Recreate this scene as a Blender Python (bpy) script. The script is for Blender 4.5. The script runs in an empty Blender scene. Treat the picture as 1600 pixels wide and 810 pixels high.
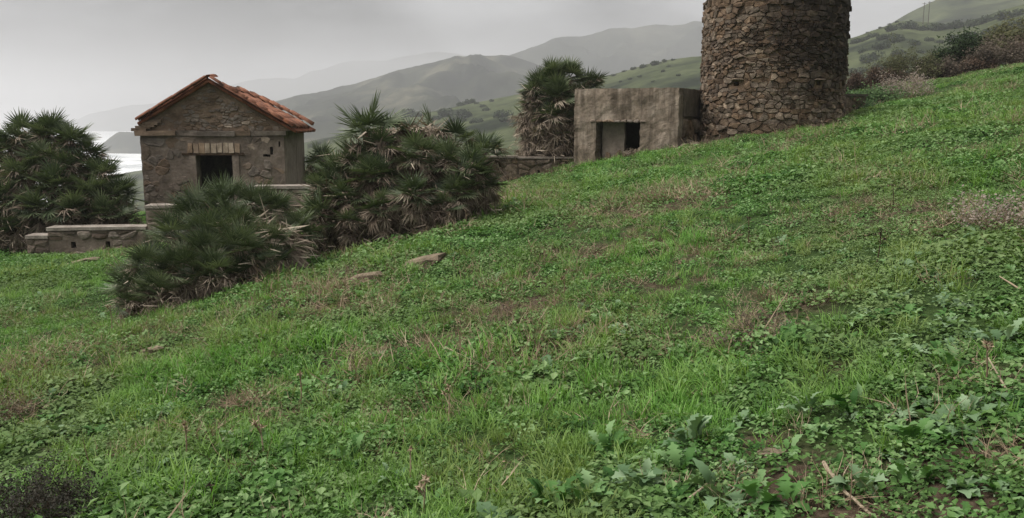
import bpy, bmesh, math, random
import numpy as np
from mathutils import Vector, Matrix, Euler, noise

random.seed(11)
sc = bpy.context.scene
COL = sc.collection
R = math.radians

# ------------------------------------------------------------------ camera, sky, sun, exposure
F, PX, PY, HOR = 1300.0, 800.0, 405.0, 185.0          # focal length in photo pixels, centre, horizon row
PITCH = math.atan((PY - HOR) / F)
EYE = Vector((0, 0, 1.6))
cam_d = bpy.data.cameras.new('camera')
cam_d.sensor_fit = 'HORIZONTAL'; cam_d.sensor_width = 36.0
cam_d.lens = 36.0 * F / 1600.0
cam_d.clip_start = 0.05; cam_d.clip_end = 40000
cam = bpy.data.objects.new('camera', cam_d); COL.objects.link(cam)
cam.location = EYE; cam.rotation_euler = (R(90) - PITCH, 0, 0)
sc.camera = cam

SUN_EL, SUN_AZ = R(58), R(-105)      # azimuth measured from +Y (view direction), negative = left
w = bpy.data.worlds.new('World'); sc.world = w; w.use_nodes = True
nt = w.node_tree; nt.nodes.clear()
out = nt.nodes.new('ShaderNodeOutputWorld'); bg = nt.nodes.new('ShaderNodeBackground')
sky = nt.nodes.new('ShaderNodeTexSky'); sky.sky_type = 'NISHITA'; sky.sun_disc = False
sky.sun_elevation = SUN_EL; sky.sun_rotation = SUN_AZ; sky.air_density = 1.0; sky.dust_density = 4.0
tc = nt.nodes.new('ShaderNodeTexCoord')
n1 = nt.nodes.new('ShaderNodeTexNoise'); n1.inputs['Scale'].default_value = 2.6; n1.inputs['Detail'].default_value = 6; n1.inputs['Roughness'].default_value = 0.5
mp = nt.nodes.new('ShaderNodeMapping'); mp.inputs['Scale'].default_value = (1, 1, 2.6); mp.inputs['Location'].default_value = (23.50, 11.20, 5.44)
nt.links.new(tc.outputs['Generated'], mp.inputs['Vector']); nt.links.new(mp.outputs[0], n1.inputs['Vector'])
cr = nt.nodes.new('ShaderNodeValToRGB')
cr.color_ramp.elements[0].position = 0.39; cr.color_ramp.elements[0].color = (0.36, 0.36, 0.37, 1)
cr.color_ramp.elements[1].position = 0.60; cr.color_ramp.elements[1].color = (1.72, 1.72, 1.75, 1)
nt.links.new(n1.outputs[0], cr.inputs[0])
# overcast: the cloud deck brightens steadily towards the zenith
sep = nt.nodes.new('ShaderNodeSeparateXYZ'); nt.links.new(tc.outputs['Generated'], sep.inputs[0])
mr = nt.nodes.new('ShaderNodeMapRange'); mr.inputs['From Min'].default_value = 0.0; mr.inputs['From Max'].default_value = 1.0
mr.inputs['To Min'].default_value = 0.95; mr.inputs['To Max'].default_value = 2.85
nt.links.new(sep.outputs[2], mr.inputs[0])
vm = nt.nodes.new('ShaderNodeVectorMath'); vm.operation = 'SCALE'
nt.links.new(cr.outputs[0], vm.inputs[0]); nt.links.new(mr.outputs[0], vm.inputs['Scale'])
mx = nt.nodes.new('ShaderNodeMix'); mx.data_type = 'RGBA'; mx.inputs[0].default_value = 0.975
nt.links.new(sky.outputs[0], mx.inputs[6]); nt.links.new(vm.outputs[0], mx.inputs[7])
nt.links.new(mx.outputs[2], bg.inputs[0]); bg.inputs[1].default_value = 0.1
nt.links.new(bg.outputs[0], out.inputs[0])

sun_d = bpy.data.lights.new('sun', 'SUN'); sun_d.energy = 1.5; sun_d.angle = R(45); sun_d.color = (1.0, 0.97, 0.92)
sun = bpy.data.objects.new('sun', sun_d); COL.objects.link(sun)
to_sun = Vector((math.sin(SUN_AZ) * math.cos(SUN_EL), math.cos(SUN_AZ) * math.cos(SUN_EL), math.sin(SUN_EL)))
sun.rotation_euler = to_sun.to_track_quat('Z', 'Y').to_euler()

sc.view_settings.view_transform = 'Standard'; sc.view_settings.look = 'None'
sc.view_settings.exposure = 1.62; sc.view_settings.gamma = 1.0
sc.view_settings.use_curve_mapping = False
sc.cycles.use_denoising = True
sc.cycles.volume_bounces = 1
sc.cycles.max_bounces = 6; sc.cycles.diffuse_bounces = 3; sc.cycles.glossy_bounces = 2; sc.cycles.transmission_bounces = 3
sc.cycles.use_adaptive_sampling = True; sc.cycles.adaptive_threshold = 0.01

# ------------------------------------------------------------------ small tools
def ray(px, py):
    x = (px - PX) / F; y = (PY - py) / F
    cp, sp = math.cos(PITCH), math.sin(PITCH)
    return Vector((x, cp + y * sp, -sp + y * cp))
def at(px, py, Y):
    d = ray(px, py); return EYE + d * (Y / d.y)

def _hash(ix, iy, seed):
    v = (ix.astype(np.int64) * 374761393 + iy.astype(np.int64) * 668265263 + seed * 982451653) & 0x7fffffff
    v = ((v ^ (v >> 13)) * 1274126177) & 0x7fffffff
    v = v ^ (v >> 16)
    return (v & 0xffff) / 65535.0
def vn(x, y, seed=0):
    x = np.asarray(x, float); y = np.asarray(y, float)
    ix = np.floor(x); iy = np.floor(y); fx = x - ix; fy = y - iy
    fx = fx * fx * (3 - 2 * fx); fy = fy * fy * (3 - 2 * fy)
    a = _hash(ix, iy, seed); b = _hash(ix + 1, iy, seed); c = _hash(ix, iy + 1, seed); d = _hash(ix + 1, iy + 1, seed)
    return (a * (1 - fx) + b * fx) * (1 - fy) + (c * (1 - fx) + d * fx) * fy
def fbm(x, y, o=4, seed=0):
    t = 0; a = 0.5; s = 0
    for k in range(o):
        t = t + a * vn(x * 2 ** k, y * 2 ** k, seed + k * 17); s += a; a *= 0.5
    return t / s - 0.5
def sstep(a, b, x):
    t = np.clip((x - a) / (b - a), 0, 1); return t * t * (3 - 2 * t)

def H(x, y):
    """height of the grassy hillside"""
    x = np.asarray(x, float); y = np.asarray(y, float)
    t = np.maximum(0, -5 - x)
    z = np.where(x > -5, 0.17 * x, -0.85 - 0.85 * (1 - np.exp(-t / 5)))
    z = z + 0.0012 * np.maximum(0, x - 8) ** 2
    edge = 28 + 9 * sstep(3, 12, x)
    d = np.maximum(0, y - edge)
    z = z - 0.5 * (np.sqrt(d * d + 4) - 2)
    z = z + 0.42 * fbm(x / 5.0 + 9, y / 4.0, 2, 3) * sstep(1, 6, y) + 0.20 * fbm(x / 1.1, y / 1.1, 3, 5)
    z = z - 0.22 * np.exp(-((x + 0.2) / 1.7) ** 2 - ((y - 21.3) / 2.6) ** 2)
    return z
def ground(px, py):
    d = ray(px, py); prev = 1.0
    for k in range(900):
        t = 1.0 + k * 0.06
        p = EYE + d * t
        if p.z < float(H(p.x, p.y)):
            return Vector((p.x, p.y, float(H(p.x, p.y))))
    return EYE + d * 40
def gz(x, y): return float(H(x, y))

# ------------------------------------------------------------------ materials
def new_mat(name):
    m = bpy.data.materials.new(name); m.use_nodes = True
    t = m.node_tree
    return m, t, t.nodes['Principled BSDF'], t.nodes['Material Output']
def N(t, kind, **kw):
    n = t.nodes.new(kind)
    for k, v in kw.items():
        if k in n.inputs: n.inputs[k].default_value = v
        else: setattr(n, k, v)
    return n
def noise_n(t, scale, detail=4, rough=0.6, stretch=None, coord='Object'):
    c = N(t, 'ShaderNodeTexCoord') if coord != 'World' else N(t, 'ShaderNodeNewGeometry')
    o = c.outputs[coord] if coord != 'World' else c.outputs['Position']
    n = N(t, 'ShaderNodeTexNoise', Scale=scale, Detail=detail, Roughness=rough)
    if stretch:
        m = N(t, 'ShaderNodeMapping', Scale=stretch); t.links.new(o, m.inputs[0]); o = m.outputs[0]
    t.links.new(o, n.inputs['Vector'])
    return n.outputs[0]
def ramp(t, fac, stops):
    r = N(t, 'ShaderNodeValToRGB'); e = r.color_ramp.elements
    while len(e) < len(stops): e.new(0.5)
    for s, (p, c) in zip(e, stops):
        s.position = p; s.color = (*c, 1) if len(c) == 3 else c
    t.links.new(fac, r.inputs[0]); return r.outputs[0]
def mix(t, fac, a, b, mode='MIX'):
    m = N(t, 'ShaderNodeMix', data_type='RGBA', blend_type=mode)
    for sock, v in ((m.inputs[0], fac), (m.inputs[6], a), (m.inputs[7], b)):
        if isinstance(v, (int, float)): sock.default_value = v
        elif isinstance(v, tuple): sock.default_value = (*v, 1) if len(v) == 3 else v
        else: t.links.new(v, sock)
    return m.outputs[2]
def bump(t, b, h, strength=0.4, dist=0.02):
    n = N(t, 'ShaderNodeBump', Strength=strength, Distance=dist); t.links.new(h, n.inputs['Height']); t.links.new(n.outputs[0], b.inputs['Normal'])
def tone_n(t):
    return N(t, 'ShaderNodeAttribute', attribute_name='tone').outputs['Fac']

def earth_mat(name, dark, mid, light, scale=6, bump_s=0.5, streak=None, coord='World', tone=True, bd=0.02, rough=0.93, runs=0.0):
    m, t, b, o = new_mat(name)
    n1 = noise_n(t, scale, 6, 0.65, streak, coord); n2 = noise_n(t, scale * 7, 5, 0.7, None, coord)
    c = ramp(t, n1, [(0.32, dark), (0.5, mid), (0.68, light)])
    c = mix(t, 0.55, c, ramp(t, n2, [(0.3, tuple(0.45 * x for x in (1, 1, 1))), (0.65, (1.15, 1.12, 1.1))]), 'MULTIPLY')
    if runs:      # rain stains running down
        c = mix(t, runs, c, ramp(t, noise_n(t, 3.0, 4, .6, (2.4, 2.4, .22), coord), [(0.36, (0.42, 0.40, 0.38)), (0.52, (1, 1, 1)), (0.66, (1.25, 1.24, 1.22))]), 'MULTIPLY')
    if tone:
        c = mix(t, 1.0, c, ramp(t, tone_n(t), [(0.0, (0.42, 0.42, 0.44)), (0.25, (0.85, 0.74, 0.64)), (0.4, (1.12, 0.98, 0.84)), (0.55, (0.95, 0.97, 1.0)), (0.85, (1.4, 1.38, 1.32)), (1.0, (2.1, 2.05, 1.95))]), 'MULTIPLY')
    t.links.new(c, b.inputs['Base Color']); b.inputs['Roughness'].default_value = rough
    b.inputs['Specular IOR Level'].default_value = 0.2
    bump(t, b, n2, bump_s, bd)
    return m

def leaf_mat(name, cols, trans=0.25, rough=0.5, patch=0.35, patch_cols=None, spec=0.12):
    """cols: two or three colours spread over leaves by a per-leaf tone and a per-clump random"""
    m, t, b, o = new_mat(name)
    oi = N(t, 'ShaderNodeObjectInfo')
    add = N(t, 'ShaderNodeMath', operation='ADD'); t.links.new(oi.outputs['Random'], add.inputs[0]); t.links.new(tone_n(t), add.inputs[1])
    hv = N(t, 'ShaderNodeMath', operation='MULTIPLY'); hv.inputs[1].default_value = 0.5; t.links.new(add.outputs[0], hv.inputs[0])
    k = len(cols)
    c = ramp(t, hv.outputs[0], [(0.15 + 0.7 * i / (k - 1), cc) for i, cc in enumerate(cols)])
    if patch_cols:
        n = noise_n(t, patch, 3, 0.6, None, 'World')
        c = mix(t, ramp(t, n, [(0.42, (0, 0, 0)), (0.62, (1, 1, 1))]), c, mix(t, hv.outputs[0], patch_cols[0], patch_cols[1]))
    t.links.new(c, b.inputs['Base Color']); b.inputs['Roughness'].default_value = rough
    b.inputs['Specular IOR Level'].default_value = spec
    if trans > 0:
        tr = N(t, 'ShaderNodeBsdfTranslucent'); t.links.new(mix(t, 1.0, c, (1.1, 1.2, 0.6), 'MULTIPLY'), tr.inputs[0])
        ms = N(t, 'ShaderNodeMixShader', Fac=trans); t.links.new(b.outputs[0], ms.inputs[1]); t.links.new(tr.outputs[0], ms.inputs[2])
        t.links.new(ms.outputs[0], o.inputs[0])
    return m

M = {}
M['plaster'] = earth_mat('hut_plaster', (0.105, 0.085, 0.069), (0.180, 0.148, 0.121), (0.255, 0.215, 0.18), 2.2, 0.8)
M['hut_stone'] = earth_mat('hut_stone', (0.105, 0.084, 0.068), (0.175, 0.143, 0.117), (0.255, 0.214, 0.178), 2.4, 0.8)
M['mortar'] = earth_mat('mortar', (0.085, 0.065, 0.050), (0.140, 0.110, 0.084), (0.20, 0.16, 0.125), 3, 0.9)
M['stone'] = earth_mat('tower_stone', (0.075, 0.057, 0.043), (0.155, 0.120, 0.090), (0.275, 0.220, 0.168), 6.5, 1.0, bd=.03)
M['concrete'] = earth_mat('weathered_render', (0.10, 0.082, 0.064), (0.20, 0.165, 0.13), (0.32, 0.275, 0.228), 2.0, 0.7, (1.2, 1.2, 0.8), runs=0.75)
M['render_plain'] = earth_mat('plain_render', (0.12, 0.099, 0.081), (0.18, 0.15, 0.124), (0.24, 0.204, 0.172), 1.6, 0.15, bd=.008)
M['dark_render'] = earth_mat('dark_render', (0.05, 0.041, 0.033), (0.085, 0.069, 0.056), (0.13, 0.108, 0.087), 2.0, 0.5, (1.2, 1.2, 0.9))  # blockhouse side and rear: darker weathering, with their shade in the colour
M['coping'] = earth_mat('coping_render', (0.17, 0.14, 0.115), (0.27, 0.23, 0.195), (0.38, 0.335, 0.285), 4, 0.5)
M['brick'] = earth_mat('pale_brick', (0.20, 0.155, 0.12), (0.29, 0.235, 0.185), (0.38, 0.315, 0.255), 6, 0.4)
M['tile'] = earth_mat('clay_tile', (0.078, 0.042, 0.029), (0.20, 0.084, 0.050), (0.31, 0.15, 0.092), 3.5, 0.5)
M['timber'] = earth_mat('old_timber', (0.035, 0.026, 0.02), (0.06, 0.045, 0.034), (0.10, 0.075, 0.055), 8, 0.5)
M['rock'] = earth_mat('ochre_rock', (0.11, 0.086, 0.058), (0.195, 0.152, 0.103), (0.30, 0.24, 0.165), 5, 0.6)
M['stick'] = earth_mat('dead_wood', (0.17, 0.13, 0.09), (0.28, 0.225, 0.16), (0.38, 0.32, 0.24), 12, 0.4, (4, 4, 1))
M['stem'] = earth_mat('palm_stem', (0.035, 0.026, 0.02), (0.07, 0.052, 0.038), (0.11, 0.085, 0.065), 14, 0.8)
M['pole'] = earth_mat('pole_wood', (0.06, 0.05, 0.045), (0.09, 0.075, 0.065), (0.12, 0.10, 0.09), 3, 0.3)

M['palm'] = leaf_mat('palm_frond', [(0.033, 0.050, 0.025), (0.088, 0.116, 0.056), (0.21, 0.245, 0.135)], 0.12, 0.45, spec=0.35)
M['palm_dead'] = leaf_mat('dead_palm_frond', [(0.085, 0.062, 0.047), (0.20, 0.155, 0.118), (0.43, 0.36, 0.28)], 0.06, 0.8)
M['grass'] = leaf_mat('grass_blade', [(0.065, 0.160, 0.028), (0.136, 0.295, 0.056), (0.25, 0.42, 0.120)], 0.34, 0.6, 0.45, ((0.12, 0.19, 0.045), (0.26, 0.32, 0.11)))
M['herb'] = leaf_mat('herb_leaf', [(0.022, 0.062, 0.014), (0.078, 0.180, 0.038), (0.24, 0.36, 0.155)], 0.26, 0.6, 0.5, ((0.070, 0.125, 0.034), (0.20, 0.27, 0.11)))
M['broad'] = leaf_mat('broad_leaf', [(0.036, 0.095, 0.022), (0.092, 0.195, 0.052), (0.22, 0.335, 0.155)], 0.24, 0.58)
M['pale_leaf'] = leaf_mat('pale_leaf', [(0.085, 0.15, 0.068), (0.14, 0.22, 0.11), (0.25, 0.34, 0.20)], 0.2, 0.5)
M['dry'] = leaf_mat('dry_stalk', [(0.13, 0.088, 0.06), (0.27, 0.195, 0.13), (0.46, 0.37, 0.26)], 0.08, 0.85)
M['bush_green'] = leaf_mat('lentisk_leaf', [(0.009, 0.016, 0.008), (0.016, 0.028, 0.012), (0.032, 0.048, 0.018)], 0.05, 0.7, spec=0.05)
M['bush_olive'] = leaf_mat('olive_scrub_leaf', [(0.036, 0.040, 0.016), (0.06, 0.062, 0.024), (0.09, 0.085, 0.036)], 0.12, 0.6)
M['bush_brown'] = leaf_mat('brown_scrub_leaf', [(0.034, 0.021, 0.015), (0.062, 0.040, 0.028), (0.105, 0.070, 0.048)], 0.08, 0.8)
M['bush_grey'] = leaf_mat('grey_scrub_leaf', [(0.050, 0.038, 0.029), (0.095, 0.074, 0.057), (0.16, 0.13, 0.10)], 0.08, 0.8)
M['bush_dark'] = leaf_mat('dark_heather_leaf', [(0.026, 0.026, 0.022), (0.045, 0.043, 0.034), (0.075, 0.068, 0.052)], 0.08, 0.8)
M['bush_pale'] = leaf_mat('pale_scrub_leaf', [(0.09, 0.07, 0.057), (0.17, 0.137, 0.113), (0.28, 0.235, 0.195)], 0.05, 0.8)
M['bramble'] = leaf_mat('bramble_leaf', [(0.014, 0.034, 0.010), (0.036, 0.075, 0.022), (0.10, 0.16, 0.06)], 0.15, 0.55)
M['far_bush'] = leaf_mat('far_shrub_leaf', [(0.020, 0.030, 0.016), (0.034, 0.046, 0.024), (0.05, 0.066, 0.032)], 0.08, 0.7)

# stains of the tower: dark weathering crust over its upper right
def tower_stain(m, centre):
    t = m.node_tree; b = t.nodes['Principled BSDF']
    src = b.inputs['Base Color'].links[0].from_socket
    g = N(t, 'ShaderNodeNewGeometry')
    mpn = N(t, 'ShaderNodeMapping', vector_type='POINT'); mpn.inputs['Location'].default_value = (-centre[0], -centre[1], -centre[2])
    t.links.new(g.outputs['Position'], mpn.inputs[0])
    gr = N(t, 'ShaderNodeTexGradient', gradient_type='SPHERICAL'); sc_ = N(t, 'ShaderNodeVectorMath', operation='SCALE'); sc_.inputs['Scale'].default_value = 0.42
    t.links.new(mpn.outputs[0], sc_.inputs[0]); t.links.new(sc_.outputs[0], gr.inputs[0])
    nz = noise_n(t, 1.6, 5, 0.6, None, 'World')
    ad = N(t, 'ShaderNodeMath', operation='ADD'); t.links.new(gr.outputs['Fac'], ad.inputs[0]); t.links.new(nz, ad.inputs[1])
    k = ramp(t, ad.outputs[0], [(0.62, (1, 1, 1)), (0.92, (0.30, 0.29, 0.30))])
    t.links.new(mix(t, 1.0, src, k, 'MULTIPLY'), b.inputs['Base Color'])

# ------------------------------------------------------------------ objects
def tag(o, label=None, cat=None, group=None, kind=None):
    if label: o['label'] = label
    if cat: o['category'] = cat
    if group: o['group'] = group
    if kind: o['kind'] = kind
    return o
def thing(name, loc, label, cat, group=None, rz=0):
    o = bpy.data.objects.new(name, None); COL.objects.link(o)
    o.location = loc; o.rotation_euler = (0, 0, rz); o.empty_display_size = 0.2
    return tag(o, label, cat, group)
class MB:
    def __init__(s): s.v = []; s.f = []; s.t = []
    def add(s, verts, faces, tone=0.5):
        k = len(s.v); s.v += [tuple(p) for p in verts]
        s.f += [tuple(i + k for i in f) for f in faces]
        s.t += list(tone) if isinstance(tone, (list, tuple)) else [tone] * len(verts)
    def box(s, c, h, rz=0, tone=0.5, jit=0.0):
        V = []
        for dx in (-1, 1):
            for dy in (-1, 1):
                for dz in (-1, 1):
                    p = Vector((dx * h[0], dy * h[1], dz * h[2])); p.rotate(Euler((0, 0, rz)))
                    V.append(Vector(c) + p + Vector((random.uniform(-jit, jit) for _ in range(3))))
        s.add(V, [(0, 1, 3, 2), (4, 6, 7, 5), (0, 4, 5, 1), (2, 3, 7, 6), (0, 2, 6, 4), (1, 5, 7, 3)], tone)
    def tube(s, pts, rad, sides=6, tone=0.5, cap=True):
        pts = [Vector(p) for p in pts]; V = []; Fc = []
        n = len(pts)
        for i, p in enumerate(pts):
            d = (pts[min(i + 1, n - 1)] - pts[max(i - 1, 0)]).normalized()
            a = d.orthogonal().normalized() if i == 0 else (a - d * a.dot(d)).normalized()
            b = d.cross(a)
            for k in range(sides):
                q = 2 * math.pi * k / sides
                V.append(p + (a * math.cos(q) + b * math.sin(q)) * rad[i])
        for i in range(n - 1):
            for k in range(sides):
                k2 = (k + 1) % sides
                Fc.append((i * sides + k, i * sides + k2, (i + 1) * sides + k2, (i + 1) * sides + k))
        if cap: Fc += [tuple(range(sides))[::-1], tuple((n - 1) * sides + k for k in range(sides))]
        s.add(V, Fc, tone)
    def mesh(s, name, m, smooth=False):
        me = bpy.data.meshes.new(name); me.from_pydata(s.v, [], s.f)
        at_ = me.attributes.new('tone', 'FLOAT', 'POINT'); at_.data.foreach_set('value', np.asarray(s.t, dtype=np.float32))
        me.materials.append(m)
        if smooth: me.polygons.foreach_set('use_smooth', [True] * len(me.polygons))
        me.update(); return me
    def build(s, name, m, parent=None, kind=None, smooth=False, centre=False):
        off = Vector((0, 0, 0))
        if centre:
            off = sum((Vector(p) for p in s.v), Vector()) / len(s.v)
            s.v = [tuple(Vector(p) - off) for p in s.v]
        o = bpy.data.objects.new(name, s.mesh(name, m, smooth)); COL.objects.link(o); o.location = off
        if parent: o.parent = parent
        if kind: o['kind'] = kind
        return o
def inst(name, me, parent=None, loc=(0, 0, 0), rot=None, scale=1.0):
    o = bpy.data.objects.new(name, me); COL.objects.link(o)
    o.parent = parent
    if rot is not None and hasattr(rot, 'to_4x4') and not isinstance(rot, Euler): rot = rot.to_euler()
    o.location = loc
    if rot is not None: o.rotation_euler = rot
    o.scale = (scale,) * 3 if isinstance(scale, (int, float)) else scale
    return o

def grid_mesh(name, X, Y, Z, m, kind='structure'):
    ny, nx = X.shape
    V = np.stack([X, Y, Z], -1).reshape(-1, 3)
    i = np.arange(ny * nx).reshape(ny, nx)
    q = np.stack([i[:-1, :-1], i[:-1, 1:], i[1:, 1:], i[1:, :-1]], -1).reshape(-1, 4)
    me = bpy.data.meshes.new(name)
    me.vertices.add(len(V)); me.vertices.foreach_set('co', V.astype(np.float32).ravel())
    me.loops.add(q.size); me.loops.foreach_set('vertex_index', q.astype(np.int32).ravel())
    me.polygons.add(len(q)); me.polygons.foreach_set('loop_start', np.arange(0, q.size, 4, dtype=np.int32))
    me.polygons.foreach_set('use_smooth', np.ones(len(q), bool))
    me.update(calc_edges=True); me.validate(); me.materials.append(m)
    o = bpy.data.objects.new(name, me); COL.objects.link(o); o['kind'] = kind
    return o

# voronoi cells in a rectangle, used for rubble masonry
def clip(poly, px, py, nx, ny):
    outp = []
    n = len(poly)
    for i in range(n):
        a = poly[i]; b = poly[(i + 1) % n]
        da = (a[0] - px) * nx + (a[1] - py) * ny; db = (b[0] - px) * nx + (b[1] - py) * ny
        if da <= 0: outp.append(a)
        if (da < 0 < db) or (db < 0 < da):
            k = da / (da - db); outp.append((a[0] + (b[0] - a[0]) * k, a[1] + (b[1] - a[1]) * k))
    return outp
def voronoi(w, h, n, aspect=1.0, seed=0, relax=1, seeds=None):
    rg = np.random.default_rng(seed)
    hh = h * aspect
    S = rg.random((n, 2)) * [w, hh] if seeds is None else np.array(seeds); n = len(S)
    for it in range(relax + 1):
        polys = []
        for i in range(n):
            p = S[i]; d2 = ((S - p) ** 2).sum(1); order = np.argsort(d2)[1:28]
            poly = [(0, 0), (w, 0), (w, hh), (0, hh)]
            for j in order:
                q = S[j]
                poly = clip(poly, (p[0] + q[0]) / 2, (p[1] + q[1]) / 2, q[0] - p[0], q[1] - p[1])
                if not poly: break
            polys.append(poly)
        if it < relax:
            for i, poly in enumerate(polys):
                if poly: S[i] = 0.5 * S[i] + 0.5 * np.mean(poly, 0)
    return [[(x, y / aspect) for x, y in p] for p in polys if len(p) >= 3]
def poly_area(p): return 0.5 * abs(sum(p[i][0] * p[(i + 1) % len(p)][1] - p[(i + 1) % len(p)][0] * p[i][1] for i in range(len(p))))
def stone(poly, fmap, gap, d0, d1, tone, mb=None, cut=0.22, tilt=0.35, bulge=0.25, jit=0.012, bev=0.16):
    """a worked stone filling a cell: fmap(u, z, depth) -> xyz; d0 buried depth, d1 proud depth"""
    cx = sum(p[0] for p in poly) / len(poly); cy = sum(p[1] for p in poly) / len(poly)
    ring = []
    n = len(poly)
    for i in range(n):
        a, b = poly[i], poly[(i + 1) % n]
        L = math.hypot(b[0] - a[0], b[1] - a[1])
        if L < 0.02: ring.append(((a[0] + b[0]) / 2, (a[1] + b[1]) / 2)); continue
        for k in (cut, 1 - cut): ring.append((a[0] + (b[0] - a[0]) * k + random.uniform(-jit, jit), a[1] + (b[1] - a[1]) * k + random.uniform(-jit, jit)))
    def inset(g):
        o = []
        for x, y in ring:
            r = math.hypot(x - cx, y - cy); k = max(0.15, (r - g) / max(r, 1e-6)); o.append((cx + (x - cx) * k, cy + (y - cy) * k))
        return o
    size = math.sqrt(poly_area(poly))
    tx, ty = random.uniform(-tilt, tilt), random.uniform(-tilt, tilt)
    dep = lambda x, y, d: d + (tx * (x - cx) + ty * (y - cy)) * (0.6 if d > 0 else 0)
    r0 = inset(gap); r1 = inset(gap + 0.03 * size); r2 = inset(gap + bev * size)
    m = len(ring); V = []
    V += [fmap(x, y, d0) for x, y in r0]
    V += [fmap(x, y, dep(x, y, d1 * 0.55)) for x, y in r1]
    V += [fmap(x, y, dep(x, y, d1) + random.uniform(-jit, jit) * 0.5) for x, y in r2]
    V.append(fmap(cx + random.uniform(-.1, .1) * size, cy + random.uniform(-.1, .1) * size, d1 * (1 + bulge)))
    Fc = []
    for k in range(m):
        k2 = (k + 1) % m
        Fc += [(k, k2, m + k2, m + k), (m + k, m + k2, 2 * m + k2, 2 * m + k), (2 * m + k, 2 * m + k2, 3 * m)]
    mb = mb or MB(); mb.add(V, Fc, tone); return mb
def stone_tone():
    r = random.random()
    return random.uniform(0.9, 1.0) if r < 0.05 else random.uniform(0.05, 0.3) if r < 0.28 else random.uniform(0.3, 0.8)

def cuts(a, b, step, extra=()):
    n = max(1, round((b - a) / step)); s = {round(a + (b - a) * i / n, 4) for i in range(n + 1)}
    for e in extra:
        s = {x for x in s if abs(x - e) > step * 0.35 or x in (round(a, 4), round(b, 4))} | {round(e, 4)}
    return sorted(s)
def grid_wall(us, zs, holes, v0, thick, amp=0.012, top=None, seed=0, pos=None, tone=0.5, edge_amp=None):
    """a wall body with real openings; us/zs cell lines; holes (u0,u1,z0,z1); v0 the face, thick behind it"""
    mb = MB(); V = []; Fc = []; idx = {}
    nu, nz = len(us), len(zs)
    def filled(i, j):
        if not (0 <= i < nu - 1 and 0 <= j < nz - 1): return False
        u = (us[i] + us[i + 1]) / 2; z = (zs[j] + zs[j + 1]) / 2
        return not any(a < u < b and c < z < d for a, b, c, d in holes)
    def vert(i, j, back):
        k = (i, j, back)
        if k not in idx:
            u, z = us[i], zs[j]
            if top: z = min(z, top(u)) if top(u) < zs[-1] else zs[0] + (z - zs[0]) * (top(u) - zs[0]) / (zs[-1] - zs[0])
            n = noise.fractal(Vector((u * 2.1 + seed, z * 2.1, seed * 1.7)), 0.8, 2.0, 4) * amp
            n2 = noise.fractal(Vector((u * 5 + seed * 3, z * 5, 2.0 + seed)), 0.8, 2.0, 3) * (edge_amp if edge_amp is not None else amp)
            V.append((u + (n2 if 0 < i < nu - 1 or True else 0), v0 + (thick if back else n), z + n2 * 0.7)); idx[k] = len(V) - 1
        return idx[k]
    for i in range(nu - 1):
        for j in range(nz - 1):
            if not filled(i, j): continue
            a, b, c, d = [vert(*q, 0) for q in ((i, j), (i + 1, j), (i + 1, j + 1), (i, j + 1))]
            A, B, Cc, D = [vert(*q, 1) for q in ((i, j), (i + 1, j), (i + 1, j + 1), (i, j + 1))]
            Fc += [(a, b, c, d), (A, D, Cc, B)]
            if not filled(i, j - 1): Fc.append((a, A, B, b))
            if not filled(i, j + 1): Fc.append((d, c, Cc, D))
            if not filled(i - 1, j): Fc.append((a, d, D, A))
            if not filled(i + 1, j): Fc.append((b, B, Cc, c))
    mb.add(V, Fc, tone); return mb
def in_holes(poly, holes, pad=0.0):
    return any(a - pad < x < b + pad and c - pad < z < d + pad for x, z in poly + [(sum(p[0] for p in poly) / len(poly), sum(p[1] for p in poly) / len(poly))] for a, b, c, d in holes)

# ------------------------------------------------------------------ the land: hillside, hills, sea
def field(pts):
    P = np.array([[*ground(px, py)[:2], r] for px, py, r in pts])
    def f(x, y):
        v = np.zeros_like(np.asarray(x, float))
        for cx, cy, r in P: v = np.maximum(v, np.exp(-(((x - cx) / r) ** 2 + ((y - cy) / (r * 1.0)) ** 2)))
        return v
    f.P = P
    return f
SOIL_PX = [(1235, 765, .22), (1215, 770, .2), (1530, 722, .25), (1575, 722, .22), (1455, 748, .22), (1400, 745, .15), (1560, 765, .2), (1180, 690, .14), (1480, 790, .2), (1340, 800, .2), (1230, 715, .12)]
DRY_PX = [(120, 545, .8), (180, 550, .6), (415, 660, .35), (290, 700, .35), (400, 620, .35), (470, 470, .9), (520, 470, .7), (680, 660, .3), (700, 540, .6), (780, 495, .7), (840, 470, .8), (1130, 485, .6), (1210, 490, .45),
          (1560, 345, .9), (5, 610, .5), (20, 640, .3), (820, 560, .4), (1090, 400, .8), (1110, 540, .35), (930, 400, 1.0), (560, 560, .5), (1040, 450, .5), (1390, 330, .8), (1200, 790, .15), (660, 770, .12), (1550, 590, .25), (1000, 330, 1.2)]
soil_f = field(SOIL_PX); dry_f = field(DRY_PX)
GRASS_PX = [(820, 640, .7), (900, 620, .7), (1000, 620, .6), (1080, 600, .5), (760, 720, .35), (850, 700, .4), (640, 740, .3), (560, 790, .3), (950, 660, .4), (1300, 610, .35), (1250, 620, .3), (700, 790, .3), (400, 540, .5), (250, 610, .5), (1060, 640, .4)]
grass_f = field(GRASS_PX)
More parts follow.
